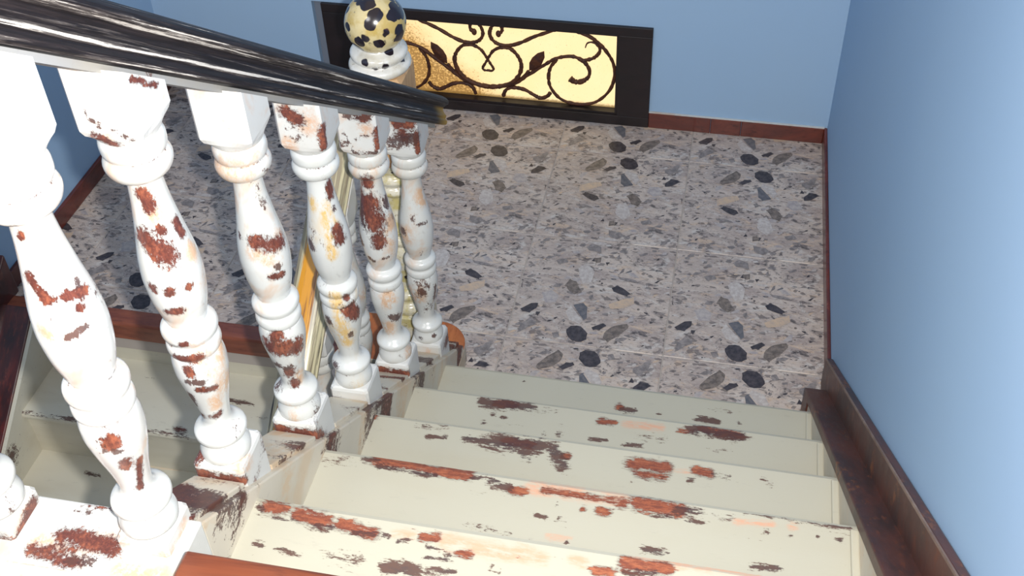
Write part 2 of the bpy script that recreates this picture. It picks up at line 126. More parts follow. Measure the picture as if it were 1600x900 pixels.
def c4(r, g, b): return (r, g, b, 1)
def srgb(r, g, b):
    f = lambda v: (v / 255 / 12.92) if v <= 10 else ((v / 255 + 0.055) / 1.055) ** 2.4
    return (f(r), f(g), f(b), 1)

RED = srgb(114, 62, 50); DARK = srgb(64, 44, 46); PEACH = srgb(224, 188, 150); YELLOW = srgb(226, 186, 88)

def worn_paint(name, base, stretch, chips, rough=0.38, coat=0.2, dirt=0.25, sand=0.0, peach=PEACH, tones=None):
    """painted wood; the attribute 'wear' says where the paint is gone, noise frays the edges"""
    m = NT(name)
    v = m.coords(stretch)
    fine = m.noise(v, 230, 6, 0.8); mid = m.noise(v, 48, 6, 0.75); big = m.noise(v, 7, 3, 0.6)
    R, G, B = m.attr('wear')
    fr = m.math('MULTIPLY', m.math('SUBTRACT', m.math('ADD', m.math('MULTIPLY', fine, 0.5), m.math('MULTIPLY', mid, 0.5)), 0.5), 3.0)
    mr = m.step(m.math('ADD', R, fr), 0.50, 0.62)
    mb = m.step(m.math('ADD', B, m.math('MULTIPLY', fr, 1.25)), 0.52, 0.70)
    mg = m.step(m.math('ADD', G, m.math('MULTIPLY', fr, 0.6)), 0.20, 0.85)
    col = m.mix(m.math('MULTIPLY', m.step(big, 0.45, 0.75), dirt), base, srgb(170, 156, 128))
    col = m.mix(m.math('MULTIPLY', m.step(mid, 0.58, 0.78), dirt * 1.3), col, srgb(136, 126, 124))
    if sand > 0:
        col = m.mix(m.math('MULTIPLY', m.step(m.noise(v, 11, 4, 0.65, 0.6), 0.52, 0.66), sand), col, peach)
    col = m.mix(m.math('MULTIPLY', m.math('MULTIPLY', mg, 0.8), m.step(m.noise(v, 70, 5, 0.75), 0.36, 0.56)), col, peach)
    t1, t2, t3 = tones or (RED, srgb(86, 48, 42), srgb(152, 88, 64))
    wood = m.mix(m.step(fine, 0.4, 0.6), t1, t2)
    wood = m.mix(m.step(mid, 0.5, 0.68), wood, t3)
    ring = m.step(m.math('ADD', R, m.math('MULTIPLY', fr, 0.8)), 0.30, 0.55)
    col = m.mix(m.math('MULTIPLY', ring, 0.45), col, DARK)
    col = m.mix(mr, col, wood)
    col = m.mix(m.math('MULTIPLY', mb, 0.92), col, m.mix(m.step(mid, 0.4, 0.6), DARK, srgb(84, 52, 44)))
    if chips > 0:
        sp = m.noise(m.coords(tuple(a * 1.0 for a in stretch), loc=(3.1, 7.7, 1.3)), 34, 6, 0.8)
        col = m.mix(m.math('MULTIPLY', m.step(sp, 0.73 - 0.06 * chips, 0.76 - 0.06 * chips), 0.9), col, DARK)
    m.bump(m.math('ADD', m.math('MULTIPLY', mr, -0.8), m.math('MULTIPLY', fine, 0.35)), 0.35, 0.0012)
    ro = m.math('ADD', rough, m.math('MULTIPLY', m.math('MAXIMUM', mr, mb), 0.15))
    return m.done(col, ro, 0.45, coat)

M = {}
M['tread'] = worn_paint('cream_tread_paint', srgb(180, 175, 158), (0.28, 1, 1), 0.45, 0.42, 0.12, 0.22, 0.0, srgb(206, 152, 122), (srgb(148, 82, 56), srgb(112, 60, 46), srgb(172, 104, 72)))
M['spindle'] = worn_paint('white_spindle_paint', srgb(206, 206, 202), (1, 1, 0.55), 0.75, 0.24, 0.5, 0.5, 0.6, srgb(206, 160, 118))
M['spindle_yellow'] = worn_paint('white_spindle_paint_over_ochre', srgb(206, 206, 202), (1, 1, 0.4), 0.7, 0.24, 0.5, 0.5, 0.35, srgb(214, 170, 76))
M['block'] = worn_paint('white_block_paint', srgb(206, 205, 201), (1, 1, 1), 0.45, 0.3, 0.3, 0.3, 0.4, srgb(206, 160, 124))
M['string'] = worn_paint('string_paint', srgb(206, 196, 178), (1, 0.5, 0.7), 0.7, 0.45, 0.1, 0.5, 0.5, srgb(206, 176, 140))
M['lower_tread'] = worn_paint('cream_lower_tread_paint', srgb(208, 203, 186), (0.28, 1, 1), 0.9, 0.45, 0.1, 0.3)

M['fillet'] = worn_paint('grey_fillet_paint', srgb(150, 150, 150), (1, 1, 1), 0.5, 0.5, 0.0, 0.3)

def wood(name, a, b, c, stretch, rough=0.3, coat=0.3, scale=14, extra=None):
    m = NT(name); v = m.coords(stretch)
    n1 = m.noise(v, scale, 5, 0.65, 0.8); n2 = m.noise(v, scale * 5, 4, 0.7)
    col = m.mix(m.step(n1, 0.35, 0.65), a, b)
    col = m.mix(m.math('MULTIPLY', m.step(n2, 0.52, 0.72), 0.7), col, c)
    if extra: col = m.mix(m.math('MULTIPLY', m.step(m.noise(v, scale * 1.7, 6, 0.75), extra[1], extra[1] + 0.06), extra[2]), col, extra[0])
    m.bump(n2, 0.2, 0.001)
    return m.done(col, m.math('ADD', rough, m.math('MULTIPLY', n2, 0.25)), 0.5, coat)

M['skirting'] = wood('red_brown_skirting', srgb(112, 48, 34), srgb(88, 38, 30), srgb(58, 28, 24), (0.5, 0.5, 1), 0.25, 0.4, 12, (srgb(170, 110, 86), 0.66, 0.5))
M['cap'] = wood('dark_varnished_string_cap', srgb(88, 46, 34), srgb(56, 34, 30), srgb(112, 58, 34), (1, 0.28, 0.28), 0.4, 0.12, 16, (srgb(134, 78, 38), 0.57, 0.7))
M['edge'] = wood('pale_edge_wood', srgb(150, 126, 112), srgb(120, 96, 84), srgb(90, 66, 58), (1, 0.3, 0.3), 0.5, 0.0, 20)
M['low_string'] = wood('red_worn_string', srgb(96, 34, 28), srgb(52, 24, 24), srgb(120, 56, 40), (1, 0.28, 0.28), 0.25, 0.5, 16, (srgb(196, 180, 168), 0.70, 0.6))
M['floor_board'] = wood('orange_floor_board', srgb(122, 62, 36), srgb(96, 46, 28), srgb(76, 34, 22), (0.12, 1, 1), 0.22, 0.5, 18)
M['bare_wood'] = wood('bare_orange_wood', srgb(188, 112, 62), srgb(150, 80, 46), srgb(120, 60, 36), (1, 0.2, 1), 0.5, 0.0, 22)
M['nosing'] = wood('landing_nosing_wood', srgb(146, 82, 58), srgb(116, 60, 44), srgb(86, 44, 34), (0.2, 1, 1), 0.3, 0.3, 14)
M['frame'] = wood('dark_window_frame_wood', srgb(30, 18, 20), srgb(22, 14, 16), srgb(40, 22, 22), (0.3, 1, 1), 0.4, 0.2, 14)

# weathered black handrail with pale streaks along it (object x runs along the rail)
m = NT('weathered_black_rail_paint')
v = m.coords((1.1, 78, 78)); v2 = m.coords((5.0, 150, 150), loc=(5, 2, 9))
s1 = m.noise(v, 2.3, 6, 0.72, 0.25); s2 = m.noise(v2, 1.6, 6, 0.75)
R, G, B = m.attr('wear')
k = m.math('ADD', m.math('ADD', m.math('MULTIPLY', s1, 0.62), m.math('MULTIPLY', s2, 0.38)), m.math('MULTIPLY', R, 0.15))
col = m.mix(m.step(s2, 0.42, 0.62), srgb(24, 20, 22), srgb(40, 33, 34))
col = m.mix(m.math('MULTIPLY', m.step(k, 0.555, 0.60), 0.5), col, srgb(104, 96, 92))
col = m.mix(m.step(k, 0.625, 0.655), col, srgb(206, 198, 188))
col = m.mix(G, col, srgb(170, 132, 54))
m.bump(s2, 0.35, 0.0012)
M['rail'] = m.done(col, 0.55, 0.3, 0.0)

# lower handrail: same moulding, cream paint and bare ochre wood
m = NT('stripped_cream_rail_paint')
v = m.coords((1.3, 30, 30)); s1 = m.noise(v, 2.2, 5, 0.7, 0.3); s2 = m.noise(m.coords((4, 70, 70)), 1.6, 5, 0.7)
R, G, B = m.attr('wear')
col = m.mix(m.step(s1, 0.44, 0.56), srgb(206, 196, 160), srgb(148, 136, 112))
col = m.mix(m.step(m.math('ADD', m.math('MULTIPLY', s2, 0.55), m.math('MULTIPLY', B, 0.5)), 0.46, 0.54), col, srgb(52, 44, 40))
och = m.mix(m.step(s1, 0.5, 0.62), srgb(208, 142, 24), srgb(104, 52, 22))
col = m.mix(m.step(m.math('ADD', G, m.math('MULTIPLY', m.math('SUBTRACT', s2, 0.5), 0.8)), 0.45, 0.55), col, och)
M['low_rail'] = m.done(col, 0.35, 0.5, 0.2)

# newel: yellowed paint, black blotches
def blotched(name, base, base2, scale, thr, extra):
    m = NT(name)
    v = m.coords((1, 1, 1))
    w = m.node('ShaderNodeVectorMath', operation='ADD')
    nz = m.node('ShaderNodeTexNoise'); m.l.new(v, nz.inputs['Vector']); nz.inputs['Scale'].default_value = 30
    sc = m.node('ShaderNodeVectorMath', operation='SCALE'); m.l.new(nz.outputs['Color'], sc.inputs[0]); sc.inputs['Scale'].default_value = 0.022
    m.l.new(v, w.inputs[0]); m.l.new(sc.outputs[0], w.inputs[1])
    d = m.voronoi(w.outputs[0], scale)
    wide = m.noise(v, 13, 3, 0.6)
    blot = m.step(m.math('ADD', d, m.math('MULTIPLY', m.math('SUBTRACT', wide, 0.5), 0.55)), thr, thr - 0.06)
    col = m.mix(m.step(m.noise(v, 22, 4, 0.6), 0.42, 0.62), base, base2)
    col = m.mix(m.math('MULTIPLY', m.step(m.noise(v, 60, 5, 0.7), 0.60, 0.68), 0.7), col, srgb(120, 96, 44))
    col = m.mix(blot, col, m.mix(m.step(wide, 0.62, 0.68), srgb(36, 28, 34), extra))
    return m.done(col, 0.2, 0.5, 0.6)
M['ball'] = blotched('blotched_ochre_ball_paint', srgb(208, 190, 142), srgb(190, 164, 96), 33, 0.55, srgb(104, 48, 34))
M['newel'] = blotched('worn_newel_paint', srgb(220, 214, 196), srgb(196, 182, 122), 26, 0.24, srgb(120, 60, 40))
M['newel_white'] = blotched('worn_white_newel_paint', srgb(216, 213, 206), srgb(200, 194, 180), 24, 0.27, srgb(126, 58, 38))
M['newel_block'] = worn_paint('newel_block_paint', srgb(200, 160, 116), (1, 1, 0.3), 0.3, 0.5, 0.0, 0.4, 0.6, srgb(150, 90, 58))

def wall_paint(name, col):
    m = NT(name); v = m.coords((1, 1, 1))
    n = m.noise(v, 2.2, 3, 0.5); f = m.noise(v, 160, 3, 0.6)
    c = m.mix(m.math('MULTIPLY', m.step(n, 0.3, 0.7), 0.35), col, (col[0] * 0.93, col[1] * 0.96, col[2] * 1.0, 1))
    m.bump(f, 0.12, 0.0008)
    return m.done(c, 0.75, 0.2)
M['wall'] = wall_paint('blue_wall_paint', srgb(157, 185, 213))
M['plaster'] = wall_paint('grey_plaster', srgb(120, 128, 142))
M['grout'] = wall_paint('pale_grout', srgb(178, 168, 160))

# terrazzo print of the tiles
m = NT('terrazzo_tile_print'); v = m.coords((1, 1, 1))
vs_ = m.coords((0.55, 1.0, 1.0))
n1 = m.noise(vs_, 9, 5, 0.65, 0.8); n2 = m.noise(vs_, 34, 7, 0.78, 0.9); n3 = m.noise(vs_, 120, 6, 0.8, 0.4)
n4 = m.noise(m.coords((0.5, 1.2, 1), loc=(4, 2, 1)), 15, 6, 0.7, 1.4)
cell = m.node('ShaderNodeTexVoronoi'); m.l.new(vs_, cell.inputs['Vector']); cell.inputs['Scale'].default_value = 110
cs = m.node('ShaderNodeSeparateColor'); m.l.new(cell.outputs['Color'], cs.inputs[0])
col = m.mix(m.step(n1, 0.38, 0.62), srgb(172, 156, 148), srgb(200, 184, 172))
col = m.mix(m.math('MULTIPLY', m.step(n4, 0.54, 0.64), 0.7), col, srgb(206, 178, 152))
col = m.mix(m.math('MULTIPLY', m.step(n4, 0.45, 0.37), 0.65), col, srgb(208, 202, 196))
col = m.mix(m.math('MULTIPLY', m.step(n2, 0.52, 0.60), 0.6), col, srgb(124, 114, 112))
col = m.mix(m.math('MULTIPLY', m.step(n2, 0.585, 0.64), 0.85), col, srgb(68, 60, 60))
col = m.mix(m.math('MULTIPLY', m.step(n2, 0.42, 0.34), 0.5), col, srgb(214, 204, 196))
col = m.mix(m.math('MULTIPLY', m.step(cs.outputs[1], 0.90, 0.93), 0.65), col, srgb(84, 76, 76))
col = m.mix(m.math('MULTIPLY', m.step(n3, 0.55, 0.63), 0.6), col, srgb(96, 86, 84))
col = m.mix(m.math('MULTIPLY', m.step(n3, 0.44, 0.36), 0.5), col, srgb(206, 198, 190))
M['tile'] = m.done(col, 0.38, 0.5)
def chip(name, a, b):
    m = NT(name); v = m.coords((1, 1, 1)); n = m.noise(v, 70, 4, 0.7)
    return m.done(m.mix(m.step(n, 0.35, 0.68), a, b), 0.36, 0.5)
M['chip_dark'] = chip('dark_stone_chip', srgb(52, 46, 50), srgb(84, 76, 78))
M['chip_slate'] = chip('slate_stone_chip', srgb(90, 90, 96), srgb(118, 114, 116))
M['chip_grey'] = chip('grey_stone_chip', srgb(118, 110, 108), srgb(156, 146, 142))
M['chip_brown'] = chip('brown_stone_chip', srgb(96, 86, 80), srgb(140, 126, 116))
M['chip_white'] = chip('white_stone_chip', srgb(180, 168, 162), srgb(204, 196, 190))
M['chip_pale'] = chip('pale_stone_chip', srgb(164, 154, 154), srgb(188, 178, 172))
M['chip_tan'] = chip('tan_stone_chip', srgb(206, 178, 150), srgb(186, 166, 150))

# backlit amber glass: outside light and the darker garden are painted into its emission
m = NT('backlit_amber_glass'); v = m.coords((1, 1, 1))
nz = m.noise(v, 9, 3, 0.6); gr = m.noise(v, 120, 4, 0.7)
sx = m.node('ShaderNodeSeparateXYZ'); m.l.new(v, sx.inputs[0])
low = m.step(m.math('ADD', sx.outputs[0], m.math('ADD', m.math('MULTIPLY', nz, 0.18), m.math('MULTIPLY', sx.outputs[2], 1.15))), 0.26, 0.05)
spk = m.step(m.math('ADD', gr, m.math('MULTIPLY', low, 0.20)), 0.62, 0.70)
edge = m.step(m.math('ADD', sx.outputs[2], m.math('MULTIPLY', gr, 0.02)), 0.074, 0.060)
col = m.mix(m.math('MULTIPLY', nz, 0.8), (1.0, 0.74, 0.36, 1), (1.0, 0.84, 0.52, 1))
col = m.mix(m.math('MULTIPLY', low, 0.85), col, (0.62, 0.33, 0.07, 1))
col = m.mix(m.math('MULTIPLY', spk, 0.8), col, (0.20, 0.09, 0.02, 1))
col = m.mix(m.math('MULTIPLY', edge, 0.85), col, (0.14, 0.07, 0.01, 1))
m.put(m.b.inputs['Emission Color'], col); m.b.inputs['Emission Strength'].default_value = 1.12
m.bump(gr, 0.6, 0.002)
M['pane'] = m.done(srgb(120, 96, 60), 0.25, 0.5)
m = NT('rusted_wrought_iron'); v = m.coords((1, 1, 1))
M['iron'] = m.done(m.mix(m.step(m.noise(v, 60, 4, 0.7), 0.4, 0.6), srgb(62, 34, 26), srgb(84, 46, 26)), 0.6, 0.4)

# ------------------------------------------------------------------ mesh helpers
def link(name, me, mat=None, parent=None, loc=None):
    o = bpy.data.objects.new(name, me); COL.objects.link(o)
    if mat is not None: me.materials.append(mat)
    if parent is not None: o.parent = parent
    if loc is not None: o.location = loc
    return o
def tag(o, label=None, cat=None, group=None, kind=None):
    if label: o['label'] = label
    if cat: o['category'] = cat
    if group: o['group'] = group
    if kind: o['kind'] = kind
    return o
def empty(name, loc, label, cat, group=None):
    o = bpy.data.objects.new(name, None); COL.objects.link(o); o.location = loc; o.empty_display_size = 0.05
    return tag(o, label, cat, group)
def mesh(name, verts, faces, smooth=False):
    me = bpy.data.meshes.new(name); me.from_pydata([tuple(v) for v in verts], [], faces); me.validate()
    bm = bmesh.new(); bm.from_mesh(me); bmesh.ops.recalc_face_normals(bm, faces=bm.faces); bm.to_mesh(me); bm.free()
    if smooth: me.polygons.foreach_set('use_smooth', [True] * len(me.polygons))
    me.update(); return me
def box_mesh(name, x0, x1, y0, y1, z0, z1, bev=0.0, segs=2):
    bm = bmesh.new(); bmesh.ops.create_cube(bm, size=1)
    for v in bm.verts: v.co = Vector(((x0 + x1) / 2 + v.co.x * (x1 - x0), (y0 + y1) / 2 + v.co.y * (y1 - y0), (z0 + z1) / 2 + v.co.z * (z1 - z0)))
    if bev > 0: bmesh.ops.bevel(bm, geom=bm.edges[:], offset=bev, segments=segs, affect='EDGES', profile=0.5)
    me = bpy.data.meshes.new(name); bm.to_mesh(me); bm.free(); return me
def prism_x(name, prof, x0, x1, bev=0.0):
    """profile in (y, z) swept from x0 to x1"""
    n = len(prof)
    me = mesh(name, [(x0, y, z) for y, z in prof] + [(x1, y, z) for y, z in prof],
              [tuple(range(n)), tuple(range(2 * n - 1, n - 1, -1))] + [(i, (i + 1) % n, n + (i + 1) % n, n + i) for i in range(n)])
    if bev > 0:
        bm = bmesh.new(); bm.from_mesh(me); bmesh.ops.bevel(bm, geom=bm.edges[:], offset=bev, segments=2, affect='EDGES', profile=0.5); bm.to_mesh(me); bm.free()
    return me
def prism_z(name, prof, z0, z1, bev=0.0):
    n = len(prof)
    me = mesh(name, [(x, y, z0) for x, y in prof] + [(x, y, z1) for x, y in prof],
              [tuple(range(n - 1, -1, -1)), tuple(range(n, 2 * n))] + [(i, (i + 1) % n, n + (i + 1) % n, n + i) for i in range(n)])
    if bev > 0:
        bm = bmesh.new(); bm.from_mesh(me)
        bmesh.ops.bevel(bm, geom=[e for e in bm.edges if abs(e.verts[0].co.z - e.verts[1].co.z) < 1e-6], offset=bev, segments=2, affect='EDGES', profile=0.5)
        bm.to_mesh(me); bm.free()
    return me
def dense(me, size):
    """cut the mesh until no edge is longer than size, so that it can carry the wear attribute"""
    bm = bmesh.new(); bm.from_mesh(me)
    for _ in range(8):
        es = [e for e in bm.edges if e.calc_length() > size]
        if not es: break
        bmesh.ops.subdivide_edges(bm, edges=es, cuts=1, use_grid_fill=True)
        if len(bm.verts) > 60000: break
    bmesh.ops.triangulate(bm, faces=[f for f in bm.faces if len(f.verts) > 4])
    bm.to_mesh(me); bm.free(); return me
def verts_np(me):
    a = np.empty(len(me.vertices) * 3, 'f'); me.vertices.foreach_get('co', a); return a.reshape(-1, 3)
def wear(me, marks, extra=None):
    """marks: (ax, ay, az, bx, by, bz, radius, kind); a mark is a capsule whose strength falls off from its axis"""
    P = verts_np(me); A = np.zeros((len(P), 4), 'f'); A[:, 3] = 1
    ch = {'R': 0, 'P': 1, 'Y': 1, 'D': 2, 'G': 2}
    for ax, ay, az, bx, by, bz, r, kd in marks:
        a = np.array((ax, ay, az)); d = np.array((bx, by, bz)) - a; L = float(d @ d)
        t = np.clip(((P - a) @ d) / L, 0, 1) if L > 1e-10 else np.zeros(len(P))
        dist = np.linalg.norm(P - a - t[:, None] * d, axis=1)
        f = np.clip(1.0 - 0.5 * dist / max(r, 0.0025), 0, 1)
        if kd == 'G': f = f * 0.62
        c = ch[kd]; A[:, c] = np.maximum(A[:, c], f)
    if extra: extra(P, A)
    at = me.color_attributes.new('wear', 'FLOAT_COLOR', 'POINT'); at.data.foreach_set('color', A.ravel()); return me
def soft_wear(seed, amount, chans=(0, 1, 2), scale=9.0, stretch=(1, 1, 1)):
    """scattered wear for parts the photograph shows only roughly"""
    def f(P, A):
        for c in chans:
            o = Vector((seed * 3.7 + c * 11.3, seed * 1.9, c * 5.1))
            for i, p in enumerate(P):
                n = mnoise.noise(Vector((p[0] * stretch[0] * scale, p[1] * stretch[1] * scale, p[2] * stretch[2] * scale)) + o)
                A[i, c] = max(A[i, c], min(0.8, max(0.0, (n - 0.12) * 1.6 * amount)))
    return f
def lathe(prof, segs=40, refine=0.006):
    z = [prof[0][0]]; r = [prof[0][1]]
    for (z0, r0), (z1, r1) in zip(prof, prof[1:]):
        n = max(1, int(math.ceil(math.hypot(z1 - z0, r1 - r0) / refine)))
        for i in range(1, n + 1): z.append(z0 + (z1 - z0) * i / n); r.append(r0 + (r1 - r0) * i / n)
    V = []; F = []
    for zz, rr in zip(z, r):
        for s in range(segs): a = 2 * math.pi * s / segs; V.append((rr * math.cos(a), rr * math.sin(a), zz))
    for i in range(len(z) - 1):
        for s in range(segs): F.append((i * segs + s, i * segs + (s + 1) % segs, (i + 1) * segs + (s + 1) % segs, (i + 1) * segs + s))
    F.append(tuple(range(segs - 1, -1, -1))); F.append(tuple((len(z) - 1) * segs + s for s in range(segs)))
    return mesh('turned', V, F, True)
def smooth_profile(p):
    """Catmull-Rom through the points, so bulges are round"""
    out = []
    for i in range(len(p) - 1):
        p0 = p[max(0, i - 1)]; p1 = p[i]; p2 = p[i + 1]; p3 = p[min(len(p) - 1, i + 2)]
        for k in range(3):
            t = k / 3.0
            out.append(tuple(0.5 * (2 * b + (c - a) * t + (2 * a - 5 * b + 4 * c - d) * t * t + (3 * b - a - 3 * c + d) * t ** 3) for a, b, c, d in zip(p0, p1, p2, p3)))
    out.append(p[-1]); return [(z, max(0.004, r)) for z, r in out]
def square_loft(levels, segs=48):
    """levels: (z function of (x, y) or number, half width, squareness 0..1)"""
    V = []; F = []
    for z, w, q in levels:
        for s in range(segs):
            a = 2 * math.pi * (s + 0.5) / segs; c, d = math.cos(a), math.sin(a)
            k = 1.0 / max(abs(c), abs(d)); rr = w * ((1 - q) + q * min(k, 1.395))
            x, y = rr * c, rr * d
            V.append((x, y, z(x, y) if callable(z) else z))
    n = len(levels)
    for i in range(n - 1):
        for s in range(segs): F.append((i * segs + s, i * segs + (s + 1) % segs, (i + 1) * segs + (s + 1) % segs, (i + 1) * segs + s))
    F.append(tuple(range(segs - 1, -1, -1))); F.append(tuple((n - 1) * segs + s for s in range(segs)))
    return mesh('block', V, F)
def sweep_profile(prof, x0, x1, step=0.02, capmat=False):
    """closed profile of (y, z, wear) swept along x"""
    n = len(prof); m_ = max(1, int((x1 - x0) / step)); V = []; F = []; Wv = []
    for i in range(m_ + 1):
        x = x0 + (x1 - x0) * i / m_
        for y, z, w in prof: V.append((x, y, z)); Wv.append(w)
    for i in range(m_):
        for s in range(n): F.append((i * n + s, i * n + (s + 1) % n, (i + 1) * n + (s + 1) % n, (i + 1) * n + s))
    F.append(tuple(range(n))); F.append(tuple(m_ * n + s for s in range(n - 1, -1, -1)))
    return V, F, Wv
def tube(bm, pts, rad, segs=8, taper=None):
    """a round bar through points (x, z) in the window plane y = 0, a little rough like forged iron"""
    P = []
    for i in range(len(pts) - 1):
        a = pts[max(0, i - 1)]; b = pts[i]; c = pts[i + 1]; d = pts[min(len(pts) - 1, i + 2)]
        for k in range(6):
            t = k / 6.0
            P.append(tuple(0.5 * (2 * q + (r - p) * t + (2 * p - 5 * q + 4 * r - s) * t * t + (3 * q - p - 3 * r + s) * t ** 3) for p, q, r, s in zip(a, b, c, d)))
    P.append(pts[-1]); rings = []
    for i, (x, z) in enumerate(P):
        x0, z0 = P[max(0, i - 1)]; x1, z1 = P[min(len(P) - 1, i + 1)]
        L = math.hypot(x1 - x0, z1 - z0) or 1; nx, nz = -(z1 - z0) / L, (x1 - x0) / L
        r = rad * (taper(i / (len(P) - 1)) if taper else 1) * (1 + random.uniform(-0.22, 0.22))
        rings.append([bm.verts.new((x + nx * r * math.cos(a), r * math.sin(a), z + nz * r * math.cos(a))) for a in [2 * math.pi * s / segs for s in range(segs)]])
    for i in range(len(rings) - 1):
        for s in range(segs): bm.faces.new((rings[i][s], rings[i][(s + 1) % segs], rings[i + 1][(s + 1) % segs], rings[i + 1][s]))
    bm.faces.new(rings[0][::-1]); bm.faces.new(rings[-1])
def from_bm(name, bm, mat, parent=None, loc=None, smooth=True):
    bmesh.ops.recalc_face_normals(bm, faces=bm.faces)
    me = bpy.data.meshes.new(name); bm.to_mesh(me); bm.free()
    if smooth: me.polygons.foreach_set('use_smooth', [True] * len(me.polygons))
    return link(name, me, mat, parent, loc)
def structure(o): o['kind'] = 'structure'; return o

# ------------------------------------------------------------------ the setting
structure(link('wall_right', box_mesh('wall_right', 0, 0.12, -2.9, D + 0.12, -1.4, 3.6), M['wall']))
structure(link('wall_left', box_mesh('wall_left', XLEFT - 0.12, XLEFT, -2.9, D + 0.12, -1.4, 3.6), M['wall']))
WX0, WX1, WZ1 = -1.805, -0.611, 0.400          # opening of the low window
bm = bmesh.new()
for x0, x1, z0, z1 in ((XLEFT, WX0, -0.2, 3.6), (WX1, 0, -0.2, 3.6), (WX0, WX1, WZ1, 3.6), (WX0, WX1, -0.2, 0.0)):
    r = bmesh.ops.create_cube(bm, size=1)
    for v in r['verts']: v.co = Vector(((x0 + x1) / 2 + v.co.x * (x1 - x0), D + 0.06 + v.co.y * 0.12, (z0 + z1) / 2 + v.co.z * (z1 - z0)))
structure(from_bm('wall_back', bm, M['wall'], smooth=False))

# landing: a grout bed that carries the tiles one by one
bed = bmesh.new()
for x0, x1, y0_, y1_ in ((-1.13, 0, -0.30, D + 0.12), (XLEFT, -1.13, 0.035, D + 0.12)):
    r = bmesh.ops.create_cube(bed, size=1)
    for v in r['verts']: v.co = Vector(((x0 + x1) / 2 + v.co.x * (x1 - x0), (y0_ + y1_) / 2 + v.co.y * (y1_ - y0_), -0.062 + v.co.z * 0.12))
floor = structure(from_bm('floor', bed, M['grout'], smooth=False))

def tile_mesh():
    """one printed tile, 0..TILE square; stones lie a hair above the glaze"""
    rnd = random.Random(5)
    bm = bmesh.new(); g = 0.0016
    r = bmesh.ops.create_cube(bm, size=1)
    for v in r['verts']: v.co = Vector((TILE / 2 + v.co.x * (TILE - 2 * g), TILE / 2 + v.co.y * (TILE - 2 * g), -0.004 + v.co.z * 0.008))
    bmesh.ops.bevel(bm, geom=[e for e in bm.edges if e.verts[0].co.z > -0.001 and e.verts[1].co.z > -0.001], offset=0.0012, segments=1, affect='EDGES')
    mats = ['tile', 'chip_dark', 'chip_slate', 'chip_grey', 'chip_brown', 'chip_white', 'chip_pale', 'chip_tan']
    def poly(pts, k, z):
        pts = [(min(max(x, 0.006), TILE - 0.006), min(max(y, 0.006), TILE - 0.006)) for x, y in pts]
        if len(set((round(x, 4), round(y, 4)) for x, y in pts)) < len(pts): return
        try: f = bm.faces.new([bm.verts.new((x, y, z)) for x, y in pts])
        except ValueError: return
        f.normal_update()
        if f.normal.z < 0: f.normal_flip()
        f.material_index = mats.index('chip_' + k)
    big = []
    for i, (k, pts) in enumerate(STONES):
        q = []
        for (x0, y0_), (x1, y1_) in zip(pts, pts[1:] + pts[:1]):      # broken, not ruled, edges
            q.append((x0 * TILE, y0_ * TILE))
            q.append((x0 * TILE * .35 + x1 * TILE * .65 + rnd.uniform(-.0022, .0022), y0_ * TILE * .35 + y1_ * TILE * .65 + rnd.uniform(-.0022, .0022)))
        poly(q, k, 0.0007 + 0.00001 * i)
        big.append((sum(p[0] for p in q) / len(q), sum(p[1] for p in q) / len(q)))
    kinds = ['grey'] * 6 + ['dark'] * 5 + ['brown'] * 2 + ['white'] * 4 + ['pale'] * 2 + ['tan'] * 2 + ['slate']
    for i in range(300):
        x, y = rnd.uniform(0.01, TILE - 0.01), rnd.uniform(0.01, TILE - 0.01)
        if min(math.hypot(x - a, y - b) for a, b in big) < 0.016: continue
        s = rnd.choice([0.0018, 0.002, 0.0025, 0.003, 0.004, 0.005, 0.007, 0.010]) * rnd.uniform(.7, 1.2)
        k = rnd.choice(kinds)
        if s > 0.0065 and k in ('dark', 'brown', 'slate', 'tan'): k = rnd.choice(['grey', 'white', 'pale'])
        el, an = rnd.uniform(1.0, 2.4), rnd.gauss(0.25, 0.45); n = rnd.randint(4, 6)
        pts = []
        for j in range(n):
            a = 2 * math.pi * (j + rnd.uniform(-.25, .25)) / n
            u, w = s * el * math.cos(a) * rnd.uniform(.7, 1.2), s * 0.75 * math.sin(a) * rnd.uniform(.7, 1.2)
            pts.append((x + u * math.cos(an) - w * math.sin(an), y + u * math.sin(an) + w * math.cos(an)))
        poly(pts, k, 0.00025 + 0.000001 * i)
    return bm, mats
tbm, tmats = tile_mesh()
whole = {}
def tile_data(rot, cut=None):
    if cut is None and rot in whole: return whole[rot]
    bm = tbm.copy()
    if rot:
        for v in bm.verts: v.co.x, v.co.y = TILE - v.co.x, TILE - v.co.y
    if cut:
        for co, no in cut: bmesh.ops.bisect_plane(bm, geom=bm.verts[:] + bm.edges[:] + bm.faces[:], plane_co=co, plane_no=no, clear_outer=True)
    me = bpy.data.meshes.new('floor_tile'); bm.to_mesh(me); bm.free()
    for k in tmats: me.materials.append(M[k])
    if cut is None: whole[rot] = me
    return me
ROW0 = 0.160
for r_ in range(-1, 3):
    for c_ in range(6):
        x0 = -TILE * (c_ + 1); y0_ = ROW0 + TILE * r_
        cut = []
        front = -0.152 if c_ < 2 else 0.035
        if c_ == 2: front = 0.035
        if x0 < XLEFT: cut.append(((XLEFT - x0, 0, 0), (-1, 0, 0)))
        if y0_ + TILE > D - 0.001: cut.append(((0, D - 0.001 - y0_, 0), (0, 1, 0)))
        if y0_ < front: cut.append(((0, front - y0_, 0), (0, -1, 0)))
        link('floor_tile', tile_data(r_ % 2 == 1, cut or None), None, floor, (x0, y0_, 0.0))
# the strip of floor between the second tile column and the newel
link('floor_tile', tile_data(True, [((0, 0.187, 0), (0, 1, 0)), ((0, TILE + 0.13 - ROW0 + 0.0, 0), (0, 1, 0))]), None, floor, (-TILE * 3, -0.152, 0.0))
tbm.free()

